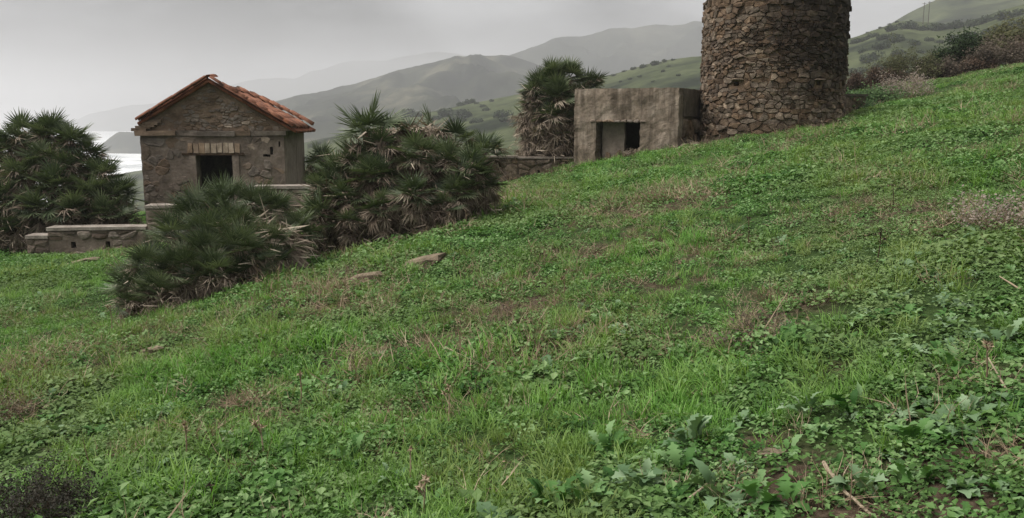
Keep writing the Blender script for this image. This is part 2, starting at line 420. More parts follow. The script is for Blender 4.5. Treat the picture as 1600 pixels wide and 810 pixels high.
BROAD_PX = [(1250, 370, 1.0), (1350, 400, 1.0), (1430, 400, .9), (1500, 500, .7), (1330, 480, .7), (1420, 560, .5), (1560, 560, .5), (1500, 640, .45), (1400, 650, .4), (1260, 655, .35), (1550, 680, .35), (980, 770, .35), (1100, 770, .35), (900, 790, .3), (1050, 720, .3), (620, 600, .4), (700, 600, .3), (560, 630, .35), (550, 720, .25), (1180, 640, .3), (60, 520, .6), (30, 470, .8), (60, 440, .8), (800, 400, .9), (1100, 580, .4), (960, 520, .5), (30, 670, .3), (1500, 420, .8), (1570, 440, .7)]
broad_f = field(BROAD_PX)

m, t, b, o = new_mat('hillside_ground')
n1 = noise_n(t, 1.2, 6, 0.65, None, 'World'); n2 = noise_n(t, 22, 5, 0.7, None, 'World')
gcol = ramp(t, n2, [(0.3, (0.018, 0.034, 0.010)), (0.5, (0.036, 0.064, 0.018)), (0.7, (0.065, 0.10, 0.03))])
scol = ramp(t, n2, [(0.3, (0.035, 0.025, 0.017)), (0.5, (0.078, 0.056, 0.038)), (0.7, (0.135, 0.10, 0.07))])
sa = N(t, 'ShaderNodeAttribute', attribute_name='soil').outputs['Fac']
ad = N(t, 'ShaderNodeMath', operation='ADD'); t.links.new(sa, ad.inputs[0]); t.links.new(n1, ad.inputs[1])
c = mix(t, ramp(t, ad.outputs[0], [(0.56, (0, 0, 0)), (0.78, (1, 1, 1))]), gcol, scol)
t.links.new(c, b.inputs['Base Color']); b.inputs['Roughness'].default_value = 1.0; b.inputs['Specular IOR Level'].default_value = 0.1
bump(t, b, n2, 0.8, 0.05)
M['ground'] = m
xs = np.concatenate([np.linspace(-60, -22, 30, endpoint=False), np.linspace(-22, 30, 240, endpoint=False), np.linspace(30, 80, 34)])
ys = np.concatenate([np.linspace(-40, 0, 24, endpoint=False), np.linspace(0, 12, 90, endpoint=False), np.linspace(12, 45, 120, endpoint=False), np.linspace(45, 80, 24)])
Xg, Yg = np.meshgrid(xs, ys)
hill = grid_mesh('hillside', Xg, Yg, H(Xg, Yg), M['ground'])
a_ = hill.data.attributes.new('soil', 'FLOAT', 'POINT')
a_.data.foreach_set('value', np.clip(soil_f(Xg, Yg) * 0.36 + dry_f(Xg, Yg) * 0.2, 0, 1).astype(np.float32).ravel())

def hill_mat(name, a, b_, c, patch=0.02, strength=1):
    m, t, b, o = new_mat(name)
    n1 = noise_n(t, patch, 6, 0.6, None, 'World'); n2 = noise_n(t, patch * 9, 6, 0.7, None, 'World')
    col = ramp(t, n1, [(0.36, a), (0.52, b_), (0.66, c)])
    col = mix(t, 0.6, col, ramp(t, n2, [(0.35, (0.45, 0.47, 0.45)), (0.6, (1.1, 1.1, 1.05))]), 'MULTIPLY')
    t.links.new(col, b.inputs['Base Color']); b.inputs['Roughness'].default_value = 1.0; b.inputs['Specular IOR Level'].default_value = 0.0
    return m
def ridge(name, crest, Yc, foot_Y, foot_z, m, amp=0.06, rows=46, step=8, seed=0, back=1.0):
    """a hill: its skyline stands at depth Yc (number or per-point), its slope comes down towards foot_Y"""
    px = np.arange(crest[0][0], crest[-1][0] + 0.1, step)
    cx = [q[0] for q in crest]
    py = np.interp(px, cx, [q[1] for q in crest])
    # smooth the polyline a little and roughen it
    ker = np.array([1, 2, 3, 2, 1.]) / 9
    py = np.convolve(np.pad(py, 2, 'edge'), ker, 'valid')
    py += (6.0 if Yc < 1000 else 12.0) * fbm(px / 46.0, px * 0 + seed, 6, seed)
    Yd = np.interp(px, cx, [q[2] for q in crest]) if len(crest[0]) > 2 else np.full(px.shape, float(Yc))
    P = [at(a, b, d) for a, b, d in zip(px, py, Yd)]
    X0 = np.array([p.x for p in P]); Z0 = np.array([p.z for p in P])
    fr = (np.interp(px, [q[0] for q in foot_Y], [q[1] for q in foot_Y]) if isinstance(foot_Y, list) else foot_Y) / Yd
    V = np.concatenate([np.linspace(-0.5, 0, 10, endpoint=False), np.linspace(0, 1, rows)])
    X = np.zeros((len(V), len(px))); Yy = X.copy(); Z = X.copy()
    for i, v in enumerate(V):
        if v < 0:        # far side
            Yy[i] = Yd * (1 - v * back * 0.6); X[i] = X0 * (1 - v * back * 0.6); Z[i] = Z0 + (np.minimum(foot_z, Z0) - Z0) * min(1, (-2 * v) ** 1.3)
        else:
            k = 1 - (1 - fr) * v
            Yy[i] = Yd * k; X[i] = X0 * k; Z[i] = Z0 + (foot_z - Z0) * (v ** 0.9 * 0.8 + 0.2 * v * v)
    rel = np.abs(Z0 - foot_z)[None, :] * amp
    s = Yd.mean() * 0.10
    win = np.clip(1 - np.abs(np.abs(V * 2 - (V > 0)) ), 0, 1)[:, None]
    win = np.where(V[:, None] > 0, np.clip(V[:, None] * 6, 0, 1) * np.clip((1 - V[:, None]) * 4, 0, 1), 0)
    Z = Z + (-np.abs(fbm(X / s, Yy / s * 0.7, 4, seed + 5)) * 3.2 + 0.35) * rel * win
    return grid_mesh(name, X, Yy, np.maximum(Z, SEA - 0.8), m)
M['near_hill'] = hill_mat('near_hill_grass', (0.018, 0.023, 0.015), (0.060, 0.072, 0.036), (0.095, 0.108, 0.056), 0.03)
M['mid_hill'] = hill_mat('mid_hill_scrub', (0.010, 0.012, 0.009), (0.038, 0.042, 0.029), (0.11, 0.102, 0.072), 0.014)
M['far_hill'] = hill_mat('far_hill_scrub', (0.025, 0.029, 0.023), (0.042, 0.046, 0.034), (0.075, 0.076, 0.054), 0.006)
SEA = -50.0
ridge('coastal_slope', [(-700, 345), (100, 318), (215, 292), (300, 272), (400, 240), (480, 222), (560, 205), (700, 210), (900, 215)], 560, 75, -26, M['near_hill'], seed=1)
NEAR_CREST = [(480, 225, 430), (560, 203, 430), (640, 180, 430), (730, 162, 420), (800, 149, 410), (900, 131, 390), (950, 118, 380), (1000, 104, 370), (1050, 92, 360), (1090, 88, 350), (1200, 78, 340), (1330, 60, 330), (1370, 46, 330), (1405, 34, 330), (1440, 36, 330), (1490, 39, 320), (1540, 25, 310), (1600, 8, 300), (1750, -35, 290), (2300, -160, 280)]
near_hill = ridge('near_hill', NEAR_CREST, 0, 70, -22, M['near_hill'], amp=0.05, rows=70, step=6, seed=2)
ridge('bare_hill', [(1250, 110), (1330, 70), (1400, 33), (1440, 11), (1470, -3), (1540, -22), (1600, -38), (1750, -70), (2300, -110)], 640, 340, -10, M['near_hill'], amp=0.04, seed=3)
ridge('dark_hill', [(155, 238), (163, 222), (185, 209), (225, 203), (300, 190), (380, 166), (440, 157), (500, 141), (560, 129), (600, 119), (640, 107), (700, 93), (740, 87), (790, 84), (820, 92), (860, 105), (950, 128), (1100, 150), (1300, 170)], 1280, [(155, 1230), (235, 1220), (300, 1000), (480, 620), (700, 560)], SEA, M['mid_hill'], amp=0.34, step=4, rows=80, seed=4)
ridge('grey_hill', [(740, 130), (800, 84), (850, 67), (900, 57), (950, 48), (1000, 45), (1050, 36), (1090, 35), (1150, 36), (1250, 55), (1400, 90), (1600, 120)], 1750, 1300, SEA, M['far_hill'], amp=0.3, rows=60, step=5, seed=6)
ridge('far_cape', [(60, 206), (120, 186), (160, 172), (200, 165), (300, 150), (400, 127), (440, 124), (460, 127), (490, 112), (540, 100), (600, 95), (670, 84), (720, 86), (800, 88), (900, 80), (1100, 110), (1300, 150)], 3700, 3350, SEA, M['far_hill'], amp=0.12, seed=8)

m, t, b, o = new_mat('sea_water')
s1 = noise_n(t, 0.0065, 5, 0.6, (1, 2.2, 1), 'World'); s2 = noise_n(t, 0.05, 5, 0.65, (1, 3.0, 1), 'World')
ad = N(t, 'ShaderNodeMath', operation='ADD'); t.links.new(s1, ad.inputs[0]); t.links.new(s2, ad.inputs[1])
foam = ramp(t, ad.outputs[0], [(0.74, (0, 0, 0)), (0.98, (1, 1, 1))])
t.links.new(mix(t, foam, (0.16, 0.20, 0.21), (0.82, 0.83, 0.83)), b.inputs['Base Color'])
t.links.new(ramp(t, foam, [(0, (0.22,) * 3), (1, (0.9,) * 3)]), b.inputs['Roughness'])
bump(t, b, s2, 0.25, 2.0)
M['sea'] = m
Xs, Ys = np.meshgrid(np.linspace(-6000, 3000, 90), np.concatenate([np.linspace(120, 1500, 60, endpoint=False), np.linspace(1500, 7000, 60)]))
grid_mesh('sea', Xs, Ys, SEA + 0.6 + 0.5 * fbm(Xs / 60, Ys / 40, 3, 9), M['sea'])

# ------------------------------------------------------------------ the round stone tower
TC = at(1201, 225, 22.3); TB = gz(TC.x, TC.y) - 0.35
TR = 1.81
T_top = at(1327, 2, 22.3).z
tower = thing('stone_tower', (TC.x, TC.y, TB), 'round windowless tower of rough brown rubble stone on the grassy crest', 'tower')
th_c = math.atan2(-TC.y, -TC.x)                       # bearing from the tower to the camera
TH = T_top - TB
def tmap(u, z, d):
    th = th_c + (u - math.pi * TR) / TR
    r = TR * (1.015 - 0.015 * z / TH) + d - 0.06
    return (r * math.cos(th), r * math.sin(th), z)
def upx(px, py):      # u, z on the tower of a pixel
    X = (px - 1205) / 116.0; X = max(-0.97, min(0.97, X))
    return math.pi * TR + math.asin(X) * TR, at(px, py, 22.3 - TR * math.sqrt(1 - X * X)).z - TB
HOLES = []
for px, py, hw, hh in ((1150, 130, .075, .065), (1276, 131, .06, .05)):
    u, z = upx(px, py); HOLES.append((u - hw, u + hw, z - hh, z + hh))
us = cuts(0, 2 * math.pi * TR, 0.22, [x for h in HOLES for x in h[:2]]); zs = cuts(0, TH, 0.25, [x for h in HOLES for x in h[2:]])
V = []; Fc = []; nu = len(us); nz = len(zs); mb = MB()
for j, z in enumerate(zs):
    for i, u in enumerate(us[:-1]): V.append(tmap(u, z, random.uniform(0.0, 0.022)))
k = nu - 1
for j in range(nz - 1):
    for i in range(k):
        u, z = (us[i] + us[i + 1]) / 2, (zs[j] + zs[j + 1]) / 2
        q = (j * k + i, j * k + (i + 1) % k, (j + 1) * k + (i + 1) % k, (j + 1) * k + i)
        if any(a < u < b_ and c < z < d for a, b_, c, d in HOLES):
            base = len(V)
            for e in q:
                p = Vector(V[e]); V.append((p.x * 0.76, p.y * 0.76, p.z))
            Fc.append((base, base + 1, base + 2, base + 3))
            for a in range(4): Fc.append((q[a], q[(a + 1) % 4], base + (a + 1) % 4, base + a))
        else: Fc.append(q)
# wall head: a thick ring with a hollow inside
top0 = (nz - 1) * k; base = len(V)
for i, u in enumerate(us[:-1]):
    p = Vector(V[top0 + i]); V.append((p.x * 0.74, p.y * 0.74, p.z - 0.01))
for i, u in enumerate(us[:-1]):
    p = Vector(V[top0 + i]); V.append((p.x * 0.74, p.y * 0.74, p.z - 1.4))
V.append((0, 0, TH - 1.4))
for i in range(k):
    i2 = (i + 1) % k
    Fc += [(top0 + i, top0 + i2, base + i2, base + i), (base + i, base + i2, base + k + i2, base + k + i), (base + k + i, base + k + i2, base + 2 * k)]
mb.add(V, Fc, 0.4); mb.build('wall_backing', M['mortar'], tower)
tower_stain(M['stone'], (TC.x + 1.0, TC.y - 1.7, TB + TH * 0.85))
SD = []; z_ = 0.0                     # rough courses of uneven stones
while z_ < TH:
    hr = random.choice((.05, .06, .075, .09, .105, .13, .165)) * random.uniform(.85, 1.15); u_ = random.uniform(0, .2)
    while u_ < 2 * math.pi * TR:
        wd_ = min(.6, hr * random.choice((1.1, 1.5, 1.9, 2.4, 3.2, 4.2))) ; u_ += wd_ / 2
        SD.append((u_, z_ + hr / 2 + random.uniform(-.28, .28) * hr)); u_ += wd_ / 2
    z_ += hr
cells = voronoi(2 * math.pi * TR, TH, 0, 1.7, 21, 0, [(q[0], q[1] * 1.7) for q in SD if q[0] < 2 * math.pi * TR and q[1] < TH])
cells = [p for p in cells if not in_holes(p, [(a, b_, c, d) for a, b_, c, d in HOLES])]
scored = []
for p in cells:
    u = sum(q[0] for q in p) / len(p); a = (u - math.pi * TR) / TR
    z = sum(q[1] for q in p) / len(p)
    vis = math.cos(a) * poly_area(p) if z > 0.22 else -1
    scored.append((vis, p))
scored.sort(key=lambda q: -q[0])
rest = MB()
for i, (vis, p) in enumerate(scored):
    d1 = random.uniform(0.022, 0.085)
    tn = stone_tone()
    kw = dict(cut=random.uniform(.07, .16), tilt=.3, bulge=random.uniform(-.05, .15), jit=.016, bev=random.uniform(.05, .12))
    if i < 298:
        stone(p, tmap, random.uniform(.002, .006), -0.03, d1, tn, **kw).build('stone', M['stone'], tower, centre=True)
    else: stone(p, tmap, .004, -0.03, d1, tn, rest, **kw)
rest.build('rubble_facing', M['stone'], tower, kind='stuff')
# flat lintel stones over the beam holes and the uneven wall head
for a, b_, c, d in HOLES:
    p = [(a - .12, d + .005), (b_ + .14, d + .005), (b_ + .12, d + .075), (a - .1, d + .07)]
    stone(p, tmap, 0.004, -0.1, 0.105, 0.85).build('lintel_stone', M['stone'], tower, centre=True)
for i in range(40):
    a = th_c - math.pi + 2 * math.pi * (i + random.uniform(-.2, .2)) / 40
    r = TR * random.uniform(0.84, 0.95); mbb = MB()
    h = random.uniform(0.02, 0.05)
    mbb.box((r * math.cos(a), r * math.sin(a), TH + h - 0.03), (random.uniform(.07, .13), random.uniform(.07, .14), h), a, stone_tone(), 0.018)
    mbb.build('cap_stone', M['stone'], tower, centre=True)

# ------------------------------------------------------------------ the tiled stone hut
HB = at(228, 345, 21.5); hz = gz(HB.x + 1.8, HB.y) - 0.1
HR = R(5.7); W, D = 3.6, 3.6
hut = thing('stone_hut', (HB.x, HB.y, hz), 'small derelict stone hut with a gabled terracotta tile roof and dark doorway', 'hut', rz=HR)
def hl(px, py, Y=21.6): return at(px, py, Y).z - hz
Zc0, Zc1 = hl(300, 213), hl(300, 205)                 # cornice
Z_edge = hl(228, 191); TAN = math.tan(R(31))
roofline = lambda u: Z_edge + TAN * (W / 2 - abs(u - W / 2))
px_u = lambda px: (px - 228) / (450 - 228) * W
du0, du1, dzt = px_u(312), px_u(368), hl(340, 242)
door = [(du0, du1, -1, dzt)]
us = cuts(0, W, 0.12, [du0, du1]); zs = cuts(0, Zc0, 0.12, [dzt])
gaps = [(px_u(a), px_u(b_), hl(340, d_), hl(340, c_)) for a, b_, c_, d_ in ((416, 430, 241.5, 244.5), (428, 432.5, 231, 242), (443.5, 446.5, 211, 222), (441, 444, 222, 230), (388, 400, 246, 248.5))]      # open cracks
us = cuts(0, W, 0.12, [du0, du1] + [x for g_ in gaps for x in g_[:2]]); zs = cuts(0, Zc0, 0.12, [dzt] + [x for g_ in gaps for x in g_[2:]])
grid_wall(us, zs, door + gaps, 0, 0.42, 0.018, seed=1).build('front_wall', M['plaster'], hut)
us = cuts(0.03, W - 0.03, 0.12)
grid_wall(us, cuts(Zc1, Z_edge + TAN * W / 2, 0.12), [], 0.05, 0.35, 0.02, top=lambda u: roofline(u) - 0.05, seed=2, tone=0.36).build('gable', M['plaster'], hut)
# side and rear walls (local boxes turned into place)
def side_wall(name, u_face, thick, seed, holes=()):
    mbw = grid_wall(cuts(0.42, D, 0.15, [x for h in holes for x in h[:2]]), cuts(0, Z_edge + 0.02, 0.15, [x for h in holes for x in h[2:]]), holes, 0, thick, 0.012, seed=seed)
    mbw.v = [(u_face - v if thick > 0 else u_face + v, u, z) for u, v, z in mbw.v]      # swap axes
    if thick < 0: mbw.v = [(u_face - (x - u_face), y, z) for x, y, z in mbw.v]
    return mbw.build(name, M['render_plain'], hut)
side_wall('side_wall', W, 0.4, 3, holes=[(2.0, 2.08, 1.0, 2.2)])
lw = grid_wall(cuts(0.42, D, 0.2), cuts(0, Z_edge + 0.02, 0.2), [], 0, 0.4, 0.012, seed=4); lw.v = [(v, u, z) for u, v, z in lw.v]; lw.build('far_side_wall', M['plaster'], hut)
grid_wall(cuts(0.4, W - 0.4, 0.2), cuts(0, Z_edge + TAN * W / 2, 0.2), [], D - 0.38, 0.38, 0.01, top=lambda u: roofline(u) - 0.05, seed=5).build('rear_wall', M['plaster'], hut)
mb = MB(); mb.box((W - 0.2, 2.04, 1.6), (0.19, 0.06, 0.7), 0, 0.1); mb.build('slit_shade_block', M['timber'], hut)  # dark block filling the slit, its colour standing in for the shade inside
# rough cornice between wall and gable: uneven slabs, broken at the left
u = -0.10
while u < W + 0.05:
    ln = random.choice((.25, .45, .8, 1.1)) * random.uniform(.8, 1.2); e = min(u + ln, W + 0.08)
    if e - u < 0.06: break
    mb = MB(); pr = random.uniform(0.03, 0.075) if u > 0.3 else 0.11
    mb.box(((u + e) / 2, 0.16 - pr, (Zc0 + Zc1) / 2 + random.uniform(-.012, .012)), ((e - u) / 2 - 0.004, 0.16, (Zc1 - Zc0) / 2 - 0.004), 0, random.uniform(0.2, 0.75), 0.012)
    mb.build('cornice_stone', M['plaster'], hut, centre=True); u = e
for q in range(5):        # stepped, broken corbel under the left verge
    mb = MB(); z0 = Zc1 + 0.01 + 0.055 * q
    mb.box((0.0 + 0.09 * q + random.uniform(-.02, .02), 0.12, z0 + 0.024), (0.19, 0.17, 0.034), random.uniform(-.1, .1), random.uniform(.1, .4), 0.012)
    mb.build('corbel_stone', M['plaster'], hut, centre=True)
for q in range(3):
    mb = MB(); mb.box((W + 0.05 + 0.04 * q, 0.12, Zc1 + 0.03 + 0.06 * q), (0.15, 0.16, 0.026), 0, random.uniform(.25, .5), 0.012); mb.build('corbel_stone', M['plaster'], hut, centre=True)
# stones of the front wall, gable
def front_map(v0): return lambda u, z, d: (u, v0 - d, z)
lint = (px_u(296), px_u(385), dzt - 0.02, hl(340, 224))
for (w_, h_, n, asp, u0, z0, v0, d1, cut_) in ((W - 0.04, Zc0 - 0.5, 135, 1.2, 0.02, 0.48, 0, 0.017, .25), (W - 0.2, Z_edge + TAN * W / 2 - Zc1, 300, 1.9, 0.1, Zc1, 0.05, 0.02, .18)):
    for p in voronoi(w_, h_, n, asp, 31 + n + int(v0 * 100), 2):
        p = [(x + u0, z + z0) for x, z in p]
        if in_holes(p, [door[0], lint], 0.05) or (v0 == 0 and in_holes(p, gaps, 0.03)): continue
        cx = sum(q[0] for q in p) / len(p); cz = sum(q[1] for q in p) / len(p)
        if v0 > 0 and any(z > roofline(x) - 0.14 for x, z in p): continue
        if v0 == 0 and cz < 0.6: continue
        if random.random() < (.3 if cx > W * .55 and v0 == 0 else .2): continue      # rendered over
        r = random.random()
        tn = random.uniform(.9, 1.0) if (r < 0.07 and cx > 1.2) else random.uniform(.25, .72)
        stone(p, front_map(v0), random.uniform(0.005, 0.011), -0.03, random.uniform(0.4, 1.3) * d1, tn, cut=cut_, tilt=0.12, jit=0.016, bev=.10, bulge=.05).build('stone', M['hut_stone'], hut, centre=True)
# door head: a course of pale bricks on edge, dark timber lintel, rendered jambs
nb = 9
for q in range(nb):
    a = lint[0] + 0.06 + (lint[1] - lint[0] - 0.12) * q / nb; e = lint[0] + 0.06 + (lint[1] - lint[0] - 0.12) * (q + 1) / nb
    mb = MB(); mb.box(((a + e) / 2, 0.08, (dzt + 0.045 + lint[3]) / 2), ((e - a) / 2 - 0.012, 0.125, (lint[3] - dzt - 0.05) / 2), 0, 0.85 if 3 <= q <= 7 else random.uniform(.3, .5), 0.012)
    mb.build('brick', M['brick'], hut, centre=True)
mb = MB(); mb.box(((lint[0] + lint[1]) / 2 - 0.02, 0.10, dzt + 0.012), ((lint[1] - lint[0]) / 2 + 0.06, 0.14, 0.024), 0, 0.4, 0.008); mb.build('door_lintel', M['timber'], hut)
for a, e in ((du0 - 0.16, du0 - 0.004), (du1 + 0.004, du1 + 0.17)):
    mb = grid_wall(cuts(a, e, 0.08), cuts(0, dzt - 0.02, 0.12), [], -0.028, 0.2, 0.006, seed=a, tone=0.5); mb.build('door_jamb', M['plaster'], hut)
# ---- roof
roof = bpy.data.objects.new('roof', None); COL.objects.link(roof); roof.parent = hut
SL = 1 / math.cos(R(31))
def roof_pt(side, s, v, lift=0.0):
    """s metres down the slope from the ridge, v along the ridge"""
    ang = R(31) * side
    u = W / 2 + side * s * math.cos(R(31)) + side * lift * math.sin(R(31))
    sag = 0.0 if v < 0.13 else -(0.15 + 0.035 * v) * math.exp(-s * 0.75)      # the main roof has sunk behind the gable verge
    return (u, v, Z_edge + TAN * W / 2 - s * math.sin(R(31)) + lift * math.cos(R(31)) + sag)
LEN = {-1: 2.16, 1: 2.55}
for side in (-1, 1):
    mb = MB(); V = []; Fc = []
    vs = cuts(-0.10, D + 0.12, 0.06); ss = cuts(0, LEN[side] - 0.04, 0.2)
    for s in ss:
        for v in vs:
            V.append(roof_pt(side, s, v, 0.0 + 0.02 * math.cos(v / 0.20 * 2 * math.pi)))
    n = len(V); V += [tuple(Vector(p) - Vector((side * .02, 0, 0.045))) for p in V]
    nv = len(vs)
    for i in range(len(ss) - 1):
        for j in range(nv - 1):
            q = (i * nv + j, i * nv + j + 1, (i + 1) * nv + j + 1, (i + 1) * nv + j)
            Fc += [q, tuple(x + n for x in q[::-1])]
            if j == 0: Fc.append((q[0], q[3], q[3] + n, q[0] + n))
            if j == nv - 2: Fc.append((q[1], q[1] + n, q[2] + n, q[2]))
            if i == len(ss) - 2: Fc.append((q[3], q[2], q[2] + n, q[3] + n))
    mb.add(V, Fc, 0.22); mb.build('pan_tiles', M['tile'], roof)
def tile_mesh(seed):
    random.seed(seed); mb = MB(); segs = 6; L = 0.42; V = []; Fc = []
    for (y, r) in ((0, 0.082), (L, 0.102)):
        for th in (0, 0.016):
            for k in range(segs + 1):
                a = math.pi * k / segs
                V.append(((r - th) * math.cos(a) + random.uniform(-.004, .004), y, (r - th) * math.sin(a) * 0.82 + random.uniform(-.003, .003)))
    s1 = segs + 1
    for k in range(segs):
        Fc += [(k, k + 1, 2 * s1 + k + 1, 2 * s1 + k), (s1 + k, 3 * s1 + k, 3 * s1 + k + 1, s1 + k + 1), (2 * s1 + k, 2 * s1 + k + 1, 3 * s1 + k + 1, 3 * s1 + k), (k, s1 + k, s1 + k + 1, k + 1)]
    for k in (0, segs): Fc.append((k, s1 + k, 3 * s1 + k, 2 * s1 + k))
    mb.add(V, Fc, random.uniform(0.2, 0.8)); return mb.mesh('roof_tile', M['tile'], True)
TILES = [tile_mesh(100 + i) for i in range(9)]
random.seed(5)
def put_tile(side, s, v, lift, parent=roof, name='roof_tile', yaw=0.0):
    p = Vector(roof_pt(side, s, v, lift))
    down = Vector((side * math.cos(R(31)), 0, -math.sin(R(31)))); nrm = Vector((side * math.sin(R(31)), 0, math.cos(R(31))))
    xax = down.cross(nrm)
    mtx = Matrix((xax, down, nrm)).transposed()
    mtx = mtx @ Matrix.Rotation(yaw + random.uniform(-.05, .05), 3, 'Z') @ Matrix.Rotation(R(-3.0) + random.uniform(-.03, .03), 3, 'X')
    return inst(name, random.choice(TILES), parent, p, mtx, random.uniform(.96, 1.06))
for side in (-1, 1):
    ncol = 18 if side > 0 else 4
    for cidx in range(ncol):
        v = -0.10 + cidx * 0.21
        for r_ in range(8 if side > 0 else 6):
            s = 0.02 + r_ * 0.325
            if s + 0.42 > LEN[side] + 0.1: continue
            if side > 0 and 1 <= cidx <= 6 and s < 1.5 - cidx * 0.12 and random.random() < 0.85: continue      # slipped, missing tiles behind the verge
            lift = 0.035 + (0.02 if cidx == 0 else 0) + (0.11 if cidx >= 15 else 0)
            put_tile(side, s, v + random.uniform(-.012, .012), lift, yaw=random.uniform(-.12, .12) if side > 0 and 0 < cidx < 9 else 0)
for q in range(10):
    v = -0.12 + q * 0.38
    p = Vector(roof_pt(1, 0, v, 0.05)); mt = Matrix.Rotation(random.uniform(-.05, .05), 3, 'Z') @ Matrix.Rotation(random.uniform(-.03, .05), 3, 'X')
    if q in (1, 2): continue
    inst('ridge_tile', random.choice(TILES), roof, p, mt, (1.15, 1.05, 1.0))
for side in (-1, 1):       # verge boards under the edge tiles
    a, e = Vector(roof_pt(side, 0.06, -0.03, -0.06)), Vector(roof_pt(side, LEN[side] - 0.1, -0.03, -0.06))
    mb = MB(); mb.tube([a, (a + e) / 2 + Vector((0, 0, -.012)), e], [0.024, 0.024, 0.024], 5, 0.4); mb.build('verge_batten', M['tile'], hut)

# ------------------------------------------------------------------ the rendered blockhouse beside the tower
BC = at(1058, 240, 20.7)                               # its near right corner
BRZ = R(-28); BW, BD = 2.78, 2.6
Ux, Uy = math.cos(BRZ), math.sin(BRZ)
b0 = Vector((BC.x - Ux * BW, BC.y - Uy * BW, 0)); bz = gz(b0.x, b0.y) - 0.25
block = thing('blockhouse', (b0.x, b0.y, bz), 'low flat-topped blockhouse with cracked tan render and a square opening, beside the tower', 'blockhouse', rz=BRZ)
BT = at(980, 137, 21.2).z - bz
def bu(px):       # local u where a pixel column meets the front face
    d = ray(px, 200); n_ = Vector((-Uy, Ux, 0)); k = (b0 - EYE).dot(n_) / d.dot(n_); p = EYE + d * k
    return (p - b0).dot(Vector((Ux, Uy, 0)))
ou0, ou1, oz1 = bu(931), bu(1000), at(965, 191, 21.2).z - bz
us = cuts(0, BW, 0.09, [ou0, ou1]); zs = cuts(0, BT - 0.10, 0.09, [oz1])
bgap = [(bu(a), bu(b_), at(980, d_, 21.2).z - bz, at(980, c_, 21.2).z - bz) for a, b_, c_, d_ in ((904, 905.2, 193, 203), (904.8, 906.4, 203, 215), (905.9, 907.0, 215, 226), (904.3, 905.9, 226, 240), (1010.6, 1012, 150, 157), (1009.6, 1011, 157, 166), (1008.2, 1009.8, 166, 173), (968.6, 969.7, 156, 163), (967.8, 968.9, 163, 170), (988, 988.9, 140, 147), (921, 922.2, 178, 184), (922, 923, 184, 190))]
us = cuts(0, BW, 0.09, [ou0, ou1] + [x for g_ in bgap for x in g_[:2]]); zs = cuts(0, BT - 0.015, 0.09, [oz1] + [x for g_ in bgap for x in g_[2:]])
grid_wall(us, zs, [(ou0, ou1, -1, oz1)] + bgap, 0, 0.4, 0.036, seed=6, edge_amp=0.03).build('front_wall', M['concrete'], block)
# the left half of the opening is closed by a recessed rendered panel; the room lies behind the right half
mb = grid_wall(cuts(ou0 + .07, ou0 + (ou1 - ou0) * .56, .09), cuts(0, oz1 + .05, .09), [], .30, .1, .02, seed=14, tone=.68); mb.build('recess_panel', M['render_plain'], block)

mb = grid_wall(cuts(0.4, 1.75, 0.15), cuts(0, oz1 + .1, 0.15), [], 0, 0.3, 0.012, seed=8, tone=0.75); mb.v = [(ou0 - 0.012 - v, u, z) for u, v, z in mb.v]; mb.build('passage_wall', M['concrete'], block)
mb = grid_wall(cuts(0.4, BD, 0.2), cuts(0, BT - 0.02, 0.2), [], 0, 0.3, 0.012, seed=9); mb.v = [(0.01 + v, u, z) for u, v, z in mb.v]; mb.build('far_side_wall', M['concrete'], block)
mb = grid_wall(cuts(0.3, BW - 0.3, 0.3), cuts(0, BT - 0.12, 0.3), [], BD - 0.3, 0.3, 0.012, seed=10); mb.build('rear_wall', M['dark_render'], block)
zled = at(1070, 182, 21.2).z - bz
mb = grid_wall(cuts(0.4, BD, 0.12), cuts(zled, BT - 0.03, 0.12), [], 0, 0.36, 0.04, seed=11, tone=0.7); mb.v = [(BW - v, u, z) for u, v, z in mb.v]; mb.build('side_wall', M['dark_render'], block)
mb = grid_wall(cuts(0.4, BD, 0.12), cuts(0, zled - 0.02, 0.12), [], 0, 0.30, 0.03, seed=12); mb.v = [(BW - 0.08 - v, u, z) for u, v, z in mb.v]; mb.build('lower_side_wall', M['mortar'], block)
mb = grid_wall(cuts(0.07, BW - .06, 0.12), cuts(0.42, BD, 0.2), [], 0, 0.11, 0.012, seed=13, edge_amp=0.022, tone=0.6); mb.v = [(u, z - 0.012, BT - 0.125 + v) for u, v, z in mb.v]; mb.build('roof_slab', M['concrete'], block)
for q in range(7):      # broken sill stones left standing across the foot of the opening
    u_ = ou0 + (ou1 - ou0) * (.2 + .8 * q / 6.5); zg = gz(b0.x + Ux * u_, b0.y + Uy * u_) - bz
    p = [(u_ - .09, zg - .1), (u_ + .09, zg - .1), (u_ + .085, zg + random.uniform(.16, .34)), (u_ - .08, zg + random.uniform(.14, .34))]
    stone(p, lambda u, z, d: (u, .26 - d, z), .002, -.12, random.uniform(.02, .09), random.uniform(.35, .7), cut=.2).build('sill_stone', M['concrete'], block, centre=True)
# broken render edge above the opening, with stones showing
for q in range(9):
    u_ = ou0 - 0.08 + (ou1 - ou0 + 0.14) * q / 8; mb = MB()
    p = [(u_ - .085, oz1 - .01), (u_ + .085, oz1 - .015), (u_ + .08, oz1 + random.uniform(.04, .09)), (u_ - .07, oz1 + random.uniform(.04, .1))]
    stone(p, front_map(0), 0.004, -0.08, random.uniform(0.015, 0.045), random.uniform(.3, .6), cut=.2).build('lintel_stone', M['hut_stone'], block, centre=True)
for p in voronoi(BD - 0.5, zled - 0.05, 26, 1.3, 77, 1):       # bared rubble in the lower side
    stone([(x + 0.42, z) for x, z in p], lambda u, z, d: (BW - 0.08 + d, u, z), 0.015, -0.04, random.uniform(.05, .13), stone_tone()).build('stone', M['stone'], block, centre=True)

